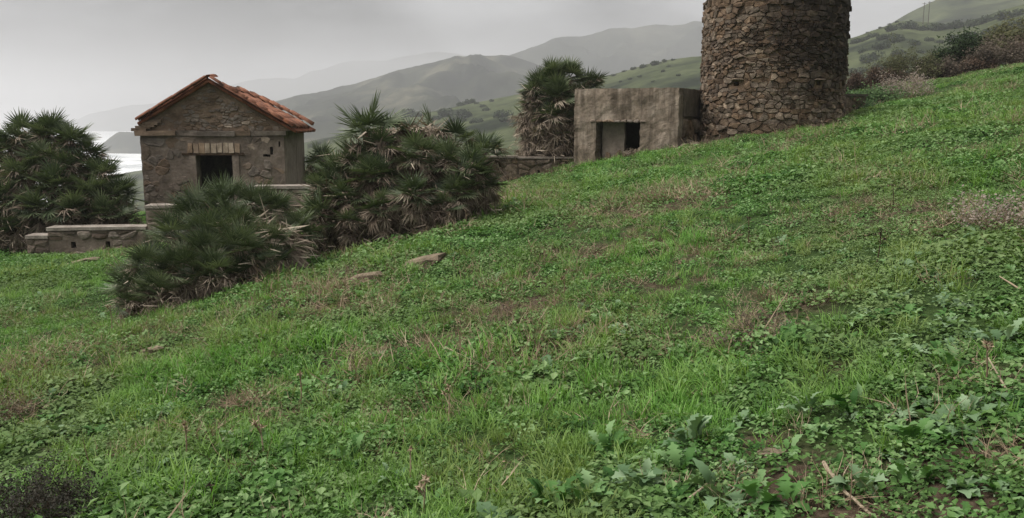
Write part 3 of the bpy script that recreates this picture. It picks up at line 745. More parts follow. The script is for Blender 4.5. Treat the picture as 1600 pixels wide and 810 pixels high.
# loose stones between blockhouse and tower: one fallen stone each
LOOSE = [(1078, 205, 21.0, .15, 'large loose stone wedged between the blockhouse and the tower'), (1070, 222, 20.6, .11, 'small loose stone at the foot of the blockhouse corner'), (1086, 224, 20.5, .12, 'pale loose stone against the left foot of the tower')]
def rock_mesh(seed, flat=0.7, amp=0.28, sub=2, m=None, tone=0.5):
    bm = bmesh.new(); bmesh.ops.create_icosphere(bm, subdivisions=sub, radius=1)
    for v in bm.verts:
        n = noise.fractal(v.co * 1.1 + Vector((seed * 3.1, seed, 0)), 0.9, 2.0, 3)
        v.co *= 1 + n * amp; v.co.z *= flat
        v.co.z = min(v.co.z, flat * 0.82)
    me = bpy.data.meshes.new('rock'); bm.to_mesh(me); bm.free()
    at_ = me.attributes.new('tone', 'FLOAT', 'POINT'); at_.data.foreach_set('value', np.full(len(me.vertices), tone, np.float32))
    me.materials.append(m or M['rock']); return me
for i, (px, py, Y, r, lab) in enumerate(LOOSE):
    p = at(px, py, Y); o = inst('loose_stone', rock_mesh(40 + i, .8, .35, 2, M['stone'], .6), None, (p.x, p.y, max(gz(p.x, p.y) + r * .4, gz(p.x, p.y))), Euler((.2, .3, i * 2.1)), r)
    tag(o, lab, 'stone', 'loose stones by the tower')

# ------------------------------------------------------------------ low walls
def low_wall(name, label, A, B, sections, thick=0.35, mat='plaster', stone_n=14, coping_h=0.07, holes=(), stone_mat='hut_stone', tonev=0.5, cop='coping'):
    """A, B: ends on the ground of the outer face; sections (f0, f1, top world z, bottom world z)"""
    A = Vector((A[0], A[1], 0)); B = Vector((B[0], B[1], 0)); L = (B - A).length; rz = math.atan2(B.y - A.y, B.x - A.x)
    zb = min(q[3] for q in sections)
    root = thing(name, (A.x, A.y, zb), label, 'wall', rz=rz)
    for f0, f1, zt, z0 in sections:
        u0, u1 = f0 * L, f1 * L; hh = zt - zb - coping_h
        hs = [(h[0], h[1], h[2] - zb, h[3] - zb) for h in holes if u0 < h[0] < u1]
        grid_wall(cuts(u0, u1, .14, [x for h in hs for x in h[:2]]), cuts(0, hh, .11, [x for h in hs for x in h[2:]]), hs, 0, thick, .02, seed=u0 + zt, tone=tonev).build('wall_body', M[mat], root)
        if hs:
            mb = MB(); mb.box(((u0 + u1) / 2, thick * 0.75, hh / 2), ((u1 - u0) / 2 - .05, .03, hh / 2 - .03), 0, 0.1); mb.build('wall_backing', M['timber'], root)  # dark sheet behind the small holes, painting the shade within them
        if coping_h:
            mb = grid_wall(cuts(u0 - .01, u1 + .01, .12), cuts(-.05, thick + .05, .12), [], 0, coping_h - .006, .012, seed=zt + 3, edge_amp=.014, tone=.6)
            mb.v = [(u, z, hh + .003 + v) for u, v, z in mb.v]; mb.build('coping', M[cop], root)
        for p in voronoi(u1 - u0, hh - .02, max(4, int(stone_n * (u1 - u0))), 1.5, int(zt * 100) % 97 + int(u0 * 10), 1):
            p = [(x + u0, z + .01) for x, z in p]
            if in_holes(p, hs, .02) or random.random() < .15: continue
            stone(p, front_map(0), .012, -.03, random.uniform(.015, .05), stone_tone() if random.random() < .6 else .5, tilt=.15).build('stone', M[stone_mat], root, centre=True)
    return root
Yw = 18.0
wa, wb = at(42, 390, Yw), at(492, 330, 18.6)
Lw = math.hypot(wb.x - wa.x, wb.y - wa.y)
fx = lambda px: ((at(px, 360, Yw + (px - 42) / 450 * .6) - wa).x) / (wb.x - wa.x)
zt = lambda py, Y=18.1: at(300, py, Y).z
hole_u = [fx(113) * Lw, fx(167) * Lw]
hol = [(h - .05, h + .05, zt(388), zt(378)) for h in hole_u]
low_wall('stepped_wall', 'stepped rubble garden wall with pale coping and two square drain holes, below the tiled hut', wa, wb,
         [(0, fx(74) - .001, zt(367), zt(402)), (fx(74), fx(229), zt(355), zt(402)), (fx(229) + .002, fx(400), zt(322), zt(400)), (fx(400) + .002, 1, zt(293), zt(400))], holes=hol, stone_n=13)
a, e = at(745, 285, 22.6), at(905, 262, 22.9)
Lb = math.hypot(e.x - a.x, e.y - a.y)
hb = lambda px: (px - 745) / 160 * Lb
zq = lambda py: at(820, py, 22.7).z
low_wall('terrace_wall', 'low reddish earth and stone wall with small square holes, between the palms and the blockhouse', a, e, [(0, .4, zq(244), zq(300)), (.402, 1, zq(246), zq(300))], mat='mortar', stone_n=16, coping_h=.05, stone_mat='stone',
         holes=[(hb(797) - .045, hb(797) + .045, zq(264), zq(259)), (hb(842) - .045, hb(842) + .045, zq(272), zq(266))], cop='plaster')
a, e = at(1312, 180, 23.6), at(1352, 178, 24.2)
low_wall('stub_wall', 'short dark stub of wall with a thin coping, just right of the tower', a, e, [(0, 1, at(1330, 147, 23.9).z, gz(a.x, a.y) - .3)], mat='mortar', stone_n=18, coping_h=.06, stone_mat='stone', cop='dark_render')

# ------------------------------------------------------------------ fan palms
def frond_mesh(seed, dead=0.0, fine=1.0):
    random.seed(seed); mb = MB()
    Lp = random.uniform(.16, .36) if not dead else random.uniform(.16, .32)
    hub = Vector((0, -.02, Lp))
    mb.tube([(0, 0, 0), (0, -.008, Lp * .5), hub], [.011, .008, .006], 3, .75 if dead else random.uniform(.3, .5), False)
    nl = random.randint(18, 22) if fine == 1 else random.randint(26, 31); spread = R(random.uniform(190, 235)) if not dead else R(random.uniform(70, 150))
    for i in range(nl):
        a = spread * ((i + .5) / nl - .5) + random.uniform(-.03, .03)
        L = (random.uniform(.36, .46)) * (.72 + .28 * math.cos(a * .75)) * (1 if not dead else random.uniform(.6, .95))
        cup = .10 * abs(math.sin(a)) + random.uniform(-.05, .05)
        d = Vector((math.sin(a), cup, math.cos(a))).normalized()
        wv = Vector((math.cos(a), 0, -math.sin(a)))
        wd = random.uniform(.013, .019) * (1 if not dead else .85) * fine
        droop = random.uniform(.0, .07) if not dead else random.uniform(.1, .34)
        p0 = hub + d * .02; pm = hub + d * (L * .5) - Vector((0, droop * .25, 0)); pt = hub + d * L - Vector((random.uniform(-.03, .03), droop, 0))
        if dead: pt += Vector((random.uniform(-.08, .08), random.uniform(-.05, .05), random.uniform(-.05, .02)))
        fold = Vector((0, -wd * .6, 0))
        tn = random.uniform(.15, .75) if not dead else random.uniform(.1, .9)
        tip = min(1, tn + .3)
        mb.add([p0 - wv * wd * .4, p0 + wv * wd * .4, pm - wv * wd, pm + fold, pm + wv * wd, pt], [(0, 1, 3), (0, 3, 2), (1, 4, 3), (2, 3, 5), (3, 4, 5)], [tn * .7, tn * .7, tn, tn * .8, tn, tip])
    return mb.mesh('frond' if not dead else 'dead_frond', M['palm_dead'] if dead else M['palm'])
FR = [frond_mesh(200 + i) for i in range(8)]; FF = [frond_mesh(230 + i, 0.0, .55) for i in range(8)]; DF = [frond_mesh(300 + i, 1.0) for i in range(6)]
random.seed(3)
def frond_rot(d, roll):
    d = d.normalized(); up = Vector((0, 0, 1)); y = up - d * d.dot(up)
    if y.length < .15: y = Vector((math.cos(roll * 9), math.sin(roll * 9), 0)); y = y - d * d.dot(y)
    y.normalize(); x = y.cross(d)
    return Matrix((x, y, d)).transposed() @ Matrix.Rotation(roll, 3, 'Z')
def palm(name, label, base, crowns, group=None, cat='palm', mass=(), fronds=None, polmax=98):
    """crowns: (point, scale, green fronds, dead fronds, lean vector); mass: (point, rx, ry, rz, n) heaps of old dead leaves below the crowns"""
    root = thing(name, base, label, cat, group)
    B = Vector(base); th = MB(); wi = MB()
    for (p, s, ng, nd, lean) in crowns:
        c = Vector(p) - B; lean = Vector(lean)
        mb = MB(); foot = Vector((c.x * .75 + random.uniform(-.1, .1), c.y * .75, gz(B.x + c.x * .75, B.y + c.y * .75) - B.z - .1)); mid = (foot * .5 + c * .5) + Vector((random.uniform(-.08, .08), random.uniform(-.08, .08), -.03))
        mb.tube([foot, mid, c], [.085 * s, .08 * s, .055 * s], 7, random.uniform(.3, .7)); mb.build('stem', M['stem'], root)
        az0 = random.uniform(0, 6.28)
        for i in range(ng):
            f = (i + .5) / ng; pol = R(6 + polmax * f ** .8) + random.uniform(-.16, .16); az = az0 + i * 2.39996 + random.uniform(-.25, .25)
            d = Vector((math.sin(pol) * math.cos(az), math.sin(pol) * math.sin(az), math.cos(pol))) + lean * .8
            inst('frond', random.choice(fronds or FR), root, c + d.normalized() * .03, frond_rot(d, random.uniform(-.5, .5)), s * random.uniform(.82, 1.1))
        nd = int(nd * 1.4)
        for i in range(nd):
            f = (i + .5) / nd; pol = R(46 + 110 * f) + random.uniform(-.2, .2); az = az0 + 1 + i * 2.39996 + random.uniform(-.3, .3)
            d = Vector((math.sin(pol) * math.cos(az), math.sin(pol) * math.sin(az), math.cos(pol))) + lean * .35
            inst('dead_frond', random.choice(DF), root, c - Vector((0, 0, random.uniform(-.04, .25) * s)), frond_rot(d, random.uniform(-.6, .6)), s * random.uniform(.75, 1.1))
        for k in range(420):       # old leaf bases and shredded leaves hanging below each crown down to the ground
            f = random.random() ** .8; q = c + (foot - c) * f + Vector((random.gauss(0, 1), random.gauss(0, 1), random.gauss(0, .5))) * (.22 * s)
            q.z = max(q.z, foot.z + .03)
            d = Vector((random.gauss(0, .8), random.gauss(0, .8), random.gauss(-.7, .6))).normalized(); L = random.uniform(.12, .34) * s; wv = d.orthogonal().normalized() * random.uniform(.006, .012) * s
            th.add([q - wv, q + wv, q + d * L * .5 + wv, q + d * L * .5 - wv, q + d * L], [(0, 1, 2, 3), (3, 2, 4)], random.random() ** 1.6)
    for (p, rx, ry, rz, n) in mass:
        c = Vector(p) - B
        for k in range(n):
            v = Vector((random.gauss(0, 1), random.gauss(0, 1), random.gauss(0, 1))).normalized() * random.uniform(.55, 1)
            q = c + Vector((v.x * rx, v.y * ry, v.z * rz)); q.z = max(q.z, gz(B.x + q.x, B.y + q.y) - B.z + .02)
            d = (Vector((v.x, v.y, v.z * .4 - .45)) + Vector((random.gauss(0, .5), random.gauss(0, .5), random.gauss(0, .5)))).normalized(); L = random.uniform(.15, .4); wv = d.orthogonal().normalized() * random.uniform(.007, .014)
            th.add([q - wv, q + wv, q + d * L * .5 + wv, q + d * L * .5 - wv, q + d * L], [(0, 1, 2, 3), (3, 2, 4)], random.random() ** 1.6)
    th.build('dead_leaf_thatch', M['palm_dead'], root, kind='stuff')
    return root
def crowns_px(lst): return [(at(px, py, Y), s, ng, nd, (lx, ly, 0)) for px, py, Y, s, ng, nd, lx, ly in lst]
def base_at(px, py, Y):
    p = at(px, py, Y); return (p.x, p.y, gz(p.x, p.y))
def mass_px(lst): return [(at(px, py, Y), rx, ry, rz, n) for px, py, Y, rx, ry, rz, n in lst]
# left palm behind the garden wall
palm('fan_palm', 'tall dark fan palm clump behind the garden wall at the left edge', base_at(95, 385, 20.0), crowns_px([
    (75, 212, 20.2, 1.1, 22, 6, 0, -.1), (35, 222, 20.2, 1.05, 18, 8, -.15, -.2), (112, 222, 20.0, 1.0, 18, 10, .25, -.1), (138, 248, 20.1, 1.0, 10, 12, .35, -.1), (0, 240, 20.2, 1.1, 14, 6, -.2, -.2), (70, 250, 19.7, 1.0, 14, 14, 0, -.5), (115, 262, 19.7, .95, 8, 14, .2, -.4),
    (35, 275, 19.4, 1.05, 15, 8, -.1, -.5), (88, 292, 19.3, 1.05, 16, 6, .1, -.6), (160, 280, 19.8, 1.05, 16, 4, .35, -.2), (185, 305, 19.7, 1.0, 15, 4, .5, -.2), (140, 305, 19.3, 1.0, 14, 6, .2, -.5),
    (10, 315, 19.1, 1.1, 15, 5, -.2, -.6), (60, 325, 18.9, 1.05, 15, 5, 0, -.6), (112, 330, 18.9, 1.0, 15, 4, .1, -.6), (165, 335, 19.1, .95, 13, 4, .3, -.5), (-35, 280, 19.8, 1.2, 14, 4, -.3, -.2), (-25, 340, 19.2, 1.1, 10, 4, -.3, -.3), (200, 340, 19.4, .8, 9, 4, .4, -.2), (30, 355, 18.8, .9, 10, 4, 0, -.5)]), 'dwarf fan palms',
    mass=mass_px([(70, 240, 20.4, .85, .5, .6, 1600), (70, 290, 20.2, 1.3, .6, 1.2, 2600), (145, 330, 19.9, .9, .5, .7, 1400), (0, 330, 19.8, .9, .5, 1.0, 1200)]))
# the low clump in front of the hut
palm('fan_palm', 'low spreading fan palm clump with grey dead leaves, in front of the hut doorway', base_at(320, 455, 11.0), crowns_px([
    (350, 322, 11.7, .75, 19, 2, -.25, -.1), (310, 340, 11.4, .75, 16, 5, -.45, -.1), (392, 328, 11.9, .72, 12, 11, .0, -.1), (425, 338, 12.0, .72, 14, 8, .25, -.1), (365, 358, 11.3, .75, 17, 6, -.1, -.3), (330, 372, 11.0, .72, 16, 6, -.3, -.3),
    (280, 372, 10.9, .72, 16, 7, -.55, -.1), (325, 400, 10.6, .7, 16, 6, -.3, -.4), (375, 395, 10.8, .75, 17, 6, .0, -.5), (420, 388, 11.3, .75, 15, 5, .2, -.4), (458, 368, 11.9, .72, 13, 4, .35, -.1),
    (240, 420, 10.5, .68, 16, 6, -.65, -.1), (285, 425, 10.3, .68, 15, 7, -.5, -.4), (335, 432, 10.3, .66, 13, 9, -.2, -.5), (212, 452, 10.2, .6, 15, 7, -.75, -.1), (250, 460, 10.0, .6, 13, 9, -.5, -.5), (380, 434, 10.7, .6, 8, 12, .1, -.5), (425, 420, 11.0, .6, 9, 8, .2, -.4), (205, 478, 10.0, .45, 9, 8, -.6, -.3)]), 'dwarf fan palms',
    mass=mass_px([(350, 400, 11.2, .75, .4, .5, 1300), (270, 440, 10.6, .5, .3, .3, 800), (415, 390, 11.5, .5, .3, .45, 800)]), fronds=FF, polmax=80)
# the middle clump
palm('fan_palm', 'broad fan palm clump with hanging dead fronds and one bright fan on top', base_at(630, 360, 13.8), crowns_px([
    (572, 208, 13.6, 1.05, 11, 5, -.1, -.2), (612, 212, 13.9, .75, 3, 18, 0, 0), (645, 208, 14.1, .78, 2, 18, 0, 0), (680, 212, 14.1, .78, 3, 18, .1, 0), (712, 225, 14.0, .75, 9, 14, .2, 0), (757, 238, 13.8, .78, 13, 6, .4, 0),
    (600, 240, 13.5, .75, 6, 16, 0, -.3), (655, 248, 13.3, .75, 14, 14, 0, -.4), (560, 255, 13.5, .75, 14, 8, -.2, -.3), (700, 255, 13.5, .75, 10, 14, .1, -.3), (735, 270, 13.4, .78, 15, 8, .35, -.3),
    (588, 275, 13.1, .75, 16, 14, -.1, -.5), (528, 278, 13.5, .75, 15, 6, -.35, -.2), (512, 302, 13.3, .75, 15, 6, -.4, -.2), (545, 310, 13.0, .72, 11, 10, -.2, -.5), (715, 300, 13.1, .72, 12, 14, .2, -.5), (755, 290, 13.5, .7, 10, 12, .5, -.2),
    (645, 305, 12.7, .68, 13, 14, .05, -.6), (595, 325, 12.7, .65, 8, 13, -.1, -.6), (500, 338, 12.9, .7, 13, 6, -.35, -.3), (545, 348, 12.7, .62, 8, 12, -.1, -.6), (690, 325, 12.9, .6, 5, 14, .2, -.5), (480, 355, 12.8, .6, 10, 8, -.4, -.2)]), 'dwarf fan palms',
    mass=mass_px([(620, 290, 13.8, 1.0, .5, .75, 2600), (700, 290, 13.7, .7, .4, .55, 1600), (540, 320, 13.4, .6, .4, .5, 1100), (655, 215, 14.2, .55, .3, .25, 700)]))
# trunked palm behind the blockhouse
palm('fan_palm', 'tall shaggy fan palm with a brown skirt against the left of the blockhouse', base_at(862, 262, 23.9), crowns_px([
    (862, 122, 23.8, 1.0, 24, 4, -.05, -.1), (890, 122, 24.0, 1.0, 20, 6, .2, -.1), (840, 140, 23.7, 1.0, 14, 12, -.3, -.15), (918, 135, 24.2, .95, 14, 10, .45, 0), (872, 150, 23.3, 1.0, 22, 6, 0, -.5), (905, 155, 23.9, .95, 14, 8, .3, -.3),
    (835, 165, 23.6, 1.0, 5, 22, -.35, -.15), (825, 188, 23.6, .95, 3, 24, -.4, -.15), (860, 182, 23.2, 1.0, 10, 18, -.1, -.4), (890, 185, 23.6, 1.0, 12, 14, .2, -.3),
    (838, 212, 23.5, .95, 1, 24, -.3, -.2), (872, 210, 23.3, .95, 2, 24, 0, -.4), (855, 235, 23.4, .9, 0, 22, -.1, -.3), (885, 225, 23.5, .9, 0, 22, .1, -.3), (825, 230, 23.6, .85, 0, 14, -.3, -.1)]), 'dwarf fan palms',
    mass=mass_px([(862, 180, 23.9, .85, .55, 1.2, 2600), (862, 225, 23.8, .75, .5, .6, 1500)]))
palm('fan_palm', 'small fan palm just behind the right corner of the tiled hut', base_at(503, 275, 25.6), crowns_px([(503, 252, 25.6, 1.0, 18, 5, 0, 0), (492, 268, 25.9, .9, 10, 8, 0, 0)]), 'dwarf fan palms')

# ------------------------------------------------------------------ shrubs
def bush_meshes(size, nmain, leaf_n, leaf_size, seed, wide=1.0, twig_r=.006, droop=0.0, tips=.5):
    """branching stems and a cloud of small leaves on their ends"""
    random.seed(seed); st = MB(); lf = MB(); ends = []
    def grow(p, d, L, r, lev):
        q = p + d * L * .5 + Vector((random.uniform(-.1, .1), random.uniform(-.1, .1), random.uniform(-.05, .1))) * L
        e = p + d * L + Vector((random.uniform(-.15, .15), random.uniform(-.15, .15), -droop)) * L
        st.tube([p, q, e], [r, r * .8, r * .5], 3, random.uniform(.2, .8), False)
        if lev == 0: ends.append((q, e)); return
        ends.append((q, e))
        for k in range(random.randint(2, 4)):
            nd = (d + Vector((random.gauss(0, .55), random.gauss(0, .55), random.gauss(.05, .4)))).normalized()
            grow(p + (e - p) * random.uniform(.4, 1), nd, L * random.uniform(.5, .8), r * .55, lev - 1)
    for k in range(nmain):
        a = random.uniform(0, 6.28); sp = random.uniform(.1, 1.0) * wide
        d = Vector((math.cos(a) * sp, math.sin(a) * sp, 1)).normalized()
        grow(Vector((math.cos(a) * .1 * size * wide, math.sin(a) * .1 * size * wide, -.03)), d, size * random.uniform(.3, .5), twig_r, 3)
    for k in range(leaf_n):
        a, e = random.choice(ends); p = a + (e - a) * random.uniform(0, 1.15) + Vector((random.gauss(0, 1), random.gauss(0, 1), random.gauss(0, 1))) * leaf_size * 1.2
        d = Vector((random.gauss(0, 1), random.gauss(0, 1), random.gauss(.3, 1))).normalized(); s_ = d.orthogonal().normalized(); L = leaf_size * random.uniform(.6, 1.3)
        tn = random.random()
        lf.add([p - d * L * .5, p + s_ * L * .28, p + d * L * .5, p - s_ * L * .28], [(0, 1, 2), (0, 2, 3)], tn)
    return st, lf
def bush(name, label, loc, size, nmain, leaf_n, leaf_size, mat, seed, wide=1.0, group=None, twig='stem', twig_r=.006, cat='shrub', sx=1.0):
    st, lf = bush_meshes(size, nmain, leaf_n, leaf_size, seed, wide, twig_r)
    root = thing(name, loc, label, cat, group); root.scale = (sx, 1, 1)
    st.build('branches', M[twig], root)
    if leaf_n: lf.build('foliage', M[mat], root, kind='stuff')
    return root
def on_ground(px, py, Y): p = at(px, py, Y); return (p.x, p.y, gz(p.x, p.y) - .03)
CREST = [   # along the crest at the right
    (1352, 36.5, .9, 'bush_brown', 'low brown scrub bush at the left end of the crest scrub, beside the tower'),
    (1385, 36.5, 1.2, 'bush_brown', 'brown scrub bush second from the tower on the crest'),
    (1420, 36.8, 1.5, 'bush_olive', 'olive-topped scrub bush on the crest between brown ones'),
    (1452, 36.8, 1.4, 'bush_brown', 'brown scrub bush left of the dark green shrub on the crest'),
    (1486, 36.2, 1.1, 'bush_grey', 'greyish leafless bush below the left side of the dark green shrub'),
    (1530, 35.6, .95, 'bush_brown', 'low brown bush in front of the dark green shrub'),
    (1566, 35.0, 1.15, 'bush_grey', 'dry grey tangle right of the dark green shrub'),
    (1604, 35.0, 1.2, 'bush_brown', 'brown bush at the right edge of the photo on the crest'),
    (1650, 34.5, 1.5, 'bush_brown', 'brown bush outside the right edge on the crest')]
for i, (px, Y, s, mt, lab) in enumerate(CREST):
    p = on_ground(px, 120, Y); s *= (1.0, .8, 1.15, .75, 1.05, .85, 1.2, .9, 1)[i]
    bush('scrub_bush', lab, p, s * 1.15, 20, 7000, .075, mt, 400 + i, 1.5, 'scrub bushes along the crest', 'timber', .010)
for i, (px, Y, s, lab, mt) in enumerate([(1516, 37.0, 2.0, 'dark green rounded shrub standing highest in the crest scrub', 'bush_green'), (1490, 37.4, 1.3, 'small dark green shrub at the left foot of the tall dark one', 'bush_green'), (1592, 36.2, 2.1, 'olive green shrub with bare twigs on the crest at the right edge', 'bush_olive')]):
    p = on_ground(px, 110, Y); bush('evergreen_shrub', lab, p, s, 22, 14000, .13, mt, 430 + i, 1.0, 'evergreen shrubs on the crest', 'timber', .014)
bush('dry_bush', 'pale twiggy dry bush right of the tower, on the slope below the crest scrub', on_ground(1415, 185, 27.0), 1.1, 24, 3200, .055, 'bush_pale', 451, 1.6, None, 'stick', .007)
bush('bramble', 'dark green leafy bramble beside the right foot of the tower', on_ground(1345, 195, 24.4), .8, 18, 4200, .075, 'bramble', 452, 2.0, None, 'timber', .006)
bush('bramble', 'dark green leafy bramble against the stub wall right of the tower', on_ground(1378, 178, 27.0), .85, 18, 4200, .075, 'bramble', 453, 2.0, None, 'timber', .006)
g = ground(1570, 362); bush('dry_bush', 'dry brown thistle mound in the grass at the right edge of the photo', (g.x, g.y, g.z - .02), .5, 20, 1500, .026, 'bush_pale', 454, 1.9, None, 'dry', .004)
for i_, (px, py, Y, s_, mt_, nm_, lab) in enumerate([(985, 250, 20.6, .42, 'bush_grey', 'dry_bush', 'dry pale weeds growing in front of the blockhouse opening'), (1044, 238, 20.3, .3, 'bramble', 'bramble', 'small dark leafy plant at the near corner of the blockhouse'), (905, 262, 21.0, .3, 'bush_grey', 'dry_bush', 'dry weeds at the left foot of the blockhouse wall'), (1110, 232, 20.1, .28, 'bush_grey', 'dry_bush', 'low dry weeds at the left foot of the tower'), (1235, 222, 20.3, .26, 'bramble', 'bramble', 'low green weeds at the middle foot of the tower'), (860, 272, 22.0, .32, 'bush_brown', 'dry_bush', 'brown dead growth between the earth wall and the blockhouse')]):
    bush(nm_, lab, on_ground(px, py, Y), s_, 12, 500, .03, mt_, 480 + i_, 1.5, None, 'dry', .004)
g = ground(25, 838); bush('dry_bush', 'dark grey twiggy heather bush in the bottom left corner', (g.x, g.y, g.z - .02), .45, 44, 6500, .014, 'bush_dark', 455, 1.5, None, 'timber', .0025)
g = ground(105, 818); bush('dry_bush', 'smaller dark twiggy heather bush right of the corner one at bottom left', (g.x, g.y, g.z - .02), .3, 30, 3800, .013, 'bush_dark', 456, 1.5, None, 'timber', .0022)
for i, (px, py, s, lab) in enumerate([(540, 440, .34, 'low grey dry bush beside the ochre rock below the middle palm'), (1190, 520, .3, 'dry grey tangle of stems right of centre in the grass'), (1130, 545, .26, 'dark dry tussock below the tangle of stems right of centre'), (785, 505, .3, 'brown dry tangle in the middle of the slope'), (5, 660, .3, 'dry pale bush at the left edge of the photo'), (790, 312, .45, 'dry brown heap of dead palm leaves at the right foot of the middle palm')]):
    g = ground(px, py); bush('dry_bush', lab, (g.x, g.y, g.z - .02), s, 18, 500, .018, 'bush_grey' if i != 5 else 'bush_brown', 460 + i, 1.8, None, 'dry', .0035)

# shrubs on the misty hillsides: found on the hill by looking along a ray
from mathutils.bvhtree import BVHTree
def bvh(o):
    return BVHTree.FromPolygons([v.co[:] for v in o.data.vertices], [p.vertices[:] for p in o.data.polygons])
nb_ = bvh(near_hill)
def far_bush_mesh(seed):
    random.seed(seed); mb = MB()
    lobes = [(Vector((random.uniform(-.55, .55), random.uniform(-.4, .4), random.uniform(.12, .34))), random.uniform(.24, .5)) for _ in range(9)]
    for k in range(520):
        c, r = random.choice(lobes); d = Vector((random.gauss(0, 1), random.gauss(0, 1), random.gauss(.25, .8))).normalized()
        p = c + d * r * random.uniform(.7, 1.05); p.z = max(p.z, -.08)
        n_ = (d + Vector((random.gauss(0, .5), random.gauss(0, .5), random.gauss(0, .5)))).normalized(); a = n_.orthogonal().normalized(); b2 = n_.cross(a); s_ = random.uniform(.05, .11)
        mb.add([p + a * s_, p + b2 * s_, p - a * s_, p - b2 * s_], [(0, 1, 2, 3)], random.random())
    return mb.mesh('far_shrub', M['far_bush'])
FB = [far_bush_mesh(500 + i) for i in range(5)]
random.seed(77)
spots = [(1458, 44, 26), (1440, 46, 14), (1480, 43, 18), (1420, 42, 22), (1395, 46, 18), (1500, 41, 20), (1525, 38, 18), (1545, 32, 20), (1570, 27, 22), (1590, 22, 24), (1515, 30, 14), (1350, 62, 16), (1365, 56, 14), (1338, 66, 14), (1382, 60, 18), (1405, 62, 22), (1430, 68, 14),
         (1452, 63, 12), (1468, 66, 10), (1375, 74, 24), (1398, 84, 24), (1360, 92, 26), (1380, 105, 26), (1345, 112, 22), (1340, 130, 24), (1365, 125, 22), (1420, 92, 20), (1350, 80, 16), (1490, 62, 22), (1515, 56, 22), (1540, 50, 24), (1565, 46, 20), (1590, 40, 22), (1500, 80, 20), (1475, 88, 12), (1440, 82, 12), (1530, 70, 18), (1410, 120, 16),
         (1375, 44, 5), (1390, 38, 5), (1400, 35, 6), (1355, 51, 4),
         (640, 178, 26), (655, 180, 18), (700, 178, 26), (730, 180, 28), (715, 190, 24), (745, 190, 18), (760, 172, 10), (690, 168, 10), (660, 168, 18), (720, 164, 12), (735, 160, 14), (785, 180, 22), (790, 188, 16), (770, 158, 8), (755, 166, 8), (745, 162, 7), (700, 160, 8), (680, 186, 18), (625, 184, 16),
         (975, 112, 6), (990, 108, 8), (1005, 105, 10), (1025, 100, 14), (1040, 96, 8), (960, 118, 7), (1052, 94, 6), (985, 124, 6), (1000, 120, 6), (1035, 112, 7), (1020, 128, 5), (1060, 118, 6), (1045, 104, 5), (970, 128, 5), (500, 224, 8), (530, 214, 8)]
for i, (px, py, wpx) in enumerate(spots):
    d = ray(px, py + wpx * .12).normalized(); hit = nb_.ray_cast(EYE, d)
    if hit[0] is None:
        hit = nb_.ray_cast(EYE, ray(px, py + wpx * .12 + 6).normalized())
        if hit[0] is None: continue
    s = wpx / F * hit[0].y * .85
    o = inst('hillside_shrub', FB[i % 5], None, hit[0] - Vector((0, 0, s * .06)), Euler((0, 0, random.uniform(-.6, .6) + (math.pi if i % 2 else 0))), (s, s, s * random.uniform(.75, 1.0)))
    siz = 'large' if wpx >= 22 else 'mid-sized' if wpx >= 13 else 'small'
    if px > 1320: lab = '%s dark shrub %s, hill right of the tower' % (siz, 'on the skyline' if py < 56 and px < 1412 else 'below the twin poles' if py < 50 and px < 1510 else 'in the upper right band' if px >= 1500 and py < 60 else 'low down beside the tower' if px < 1372 and py > 85 else 'on the open middle slope' if px < 1412 else 'above the crest scrub')
    elif px > 940: lab = '%s dark shrub %s of the green hill left of the tower' % (siz, 'on the skyline' if py < 113 else 'on the face')
    else: lab = '%s dark shrub on the misty valley slope, %s' % (siz, 'just above the middle palm' if px < 710 else 'just left of the shaggy palm' if px > 752 else 'between the two tall palm clumps' if px > 600 else 'right of the hut')
    oldlab = 'dark shrub on the misty hillside right of the tower' if px > 1320 else 'dark shrub on the misty green hillside left of the tower' if px > 940 else 'dark shrub on the misty green valley slope above the middle palm'
    tag(o, lab, 'shrub', 'shrubs on the hill right of the tower' if px > 1320 else 'shrubs on the hill left of the tower' if px > 940 else 'shrubs on the valley slope')
# twin wooden poles far up the bare hill
for i, px in enumerate((1442, 1450)):
    hit = nb_.ray_cast(EYE, ray(px, 38).normalized()); p = hit[0] if hit[0] else at(px, 38, 330)
    po = thing('utility_pole', p, ('left' if i == 0 else 'right') + ' one of two thin wooden poles far up the hill right of the tower', 'pole', 'utility poles on the far hill')
    ht = at(px, 4 if i == 0 else 2, p.y).z - p.z
    mb = MB(); mb.tube([(0, 0, -.5), (0, 0, ht)], [.17, .12], 8); mb.build('pole_shaft', M['pole'], po)
    mb = MB(); mb.box((0, 0, ht - .5), (.75, .06, .07)); mb.build('cross_arm', M['pole'], po)
    for k in (-.6, .6):
        mb = MB(); mb.tube([(k, 0, ht - .43), (k, 0, ht - .15)], [.05, .07], 6, .9); mb.build('insulator', M['coping'], po)

# ------------------------------------------------------------------ rocks and dead wood on the slope
ROCKS = [(556, 447, .20, .42, 'ochre pointed rock in the grass below the middle palm', (1.5, .7, .6)), (655, 418, .20, .30, 'pale flat ochre rock half sunk in the grass, right of the pointed one', (1.6, .7, .6)), (663, 372, .22, .4, 'long tan rock at the front foot of the middle palm', (1.5, .8, .7)),
         (620, 382, .15, .3, 'small brown rock left of the long tan one, at the foot of the middle palm', (1, .8, .8)), (118, 415, .42, .3, 'long pale flat slab lying in the grass below the garden wall', (1.4, .6, .22)), (235, 552, .10, .3, 'small pale stone in the dry grass at left', (1.4, .8, .6)), (780, 318, .2, .3, 'brown rock under dead leaves right of the middle palm', (1.2, .8, .6)),
         (1200, 722, .05, .3, 'small grey stone on the bare soil at bottom right', (1.3, .9, .7)), (680, 405, .10, .3, 'little ochre stone above the flat ochre rock', (1.4, .8, .5))]
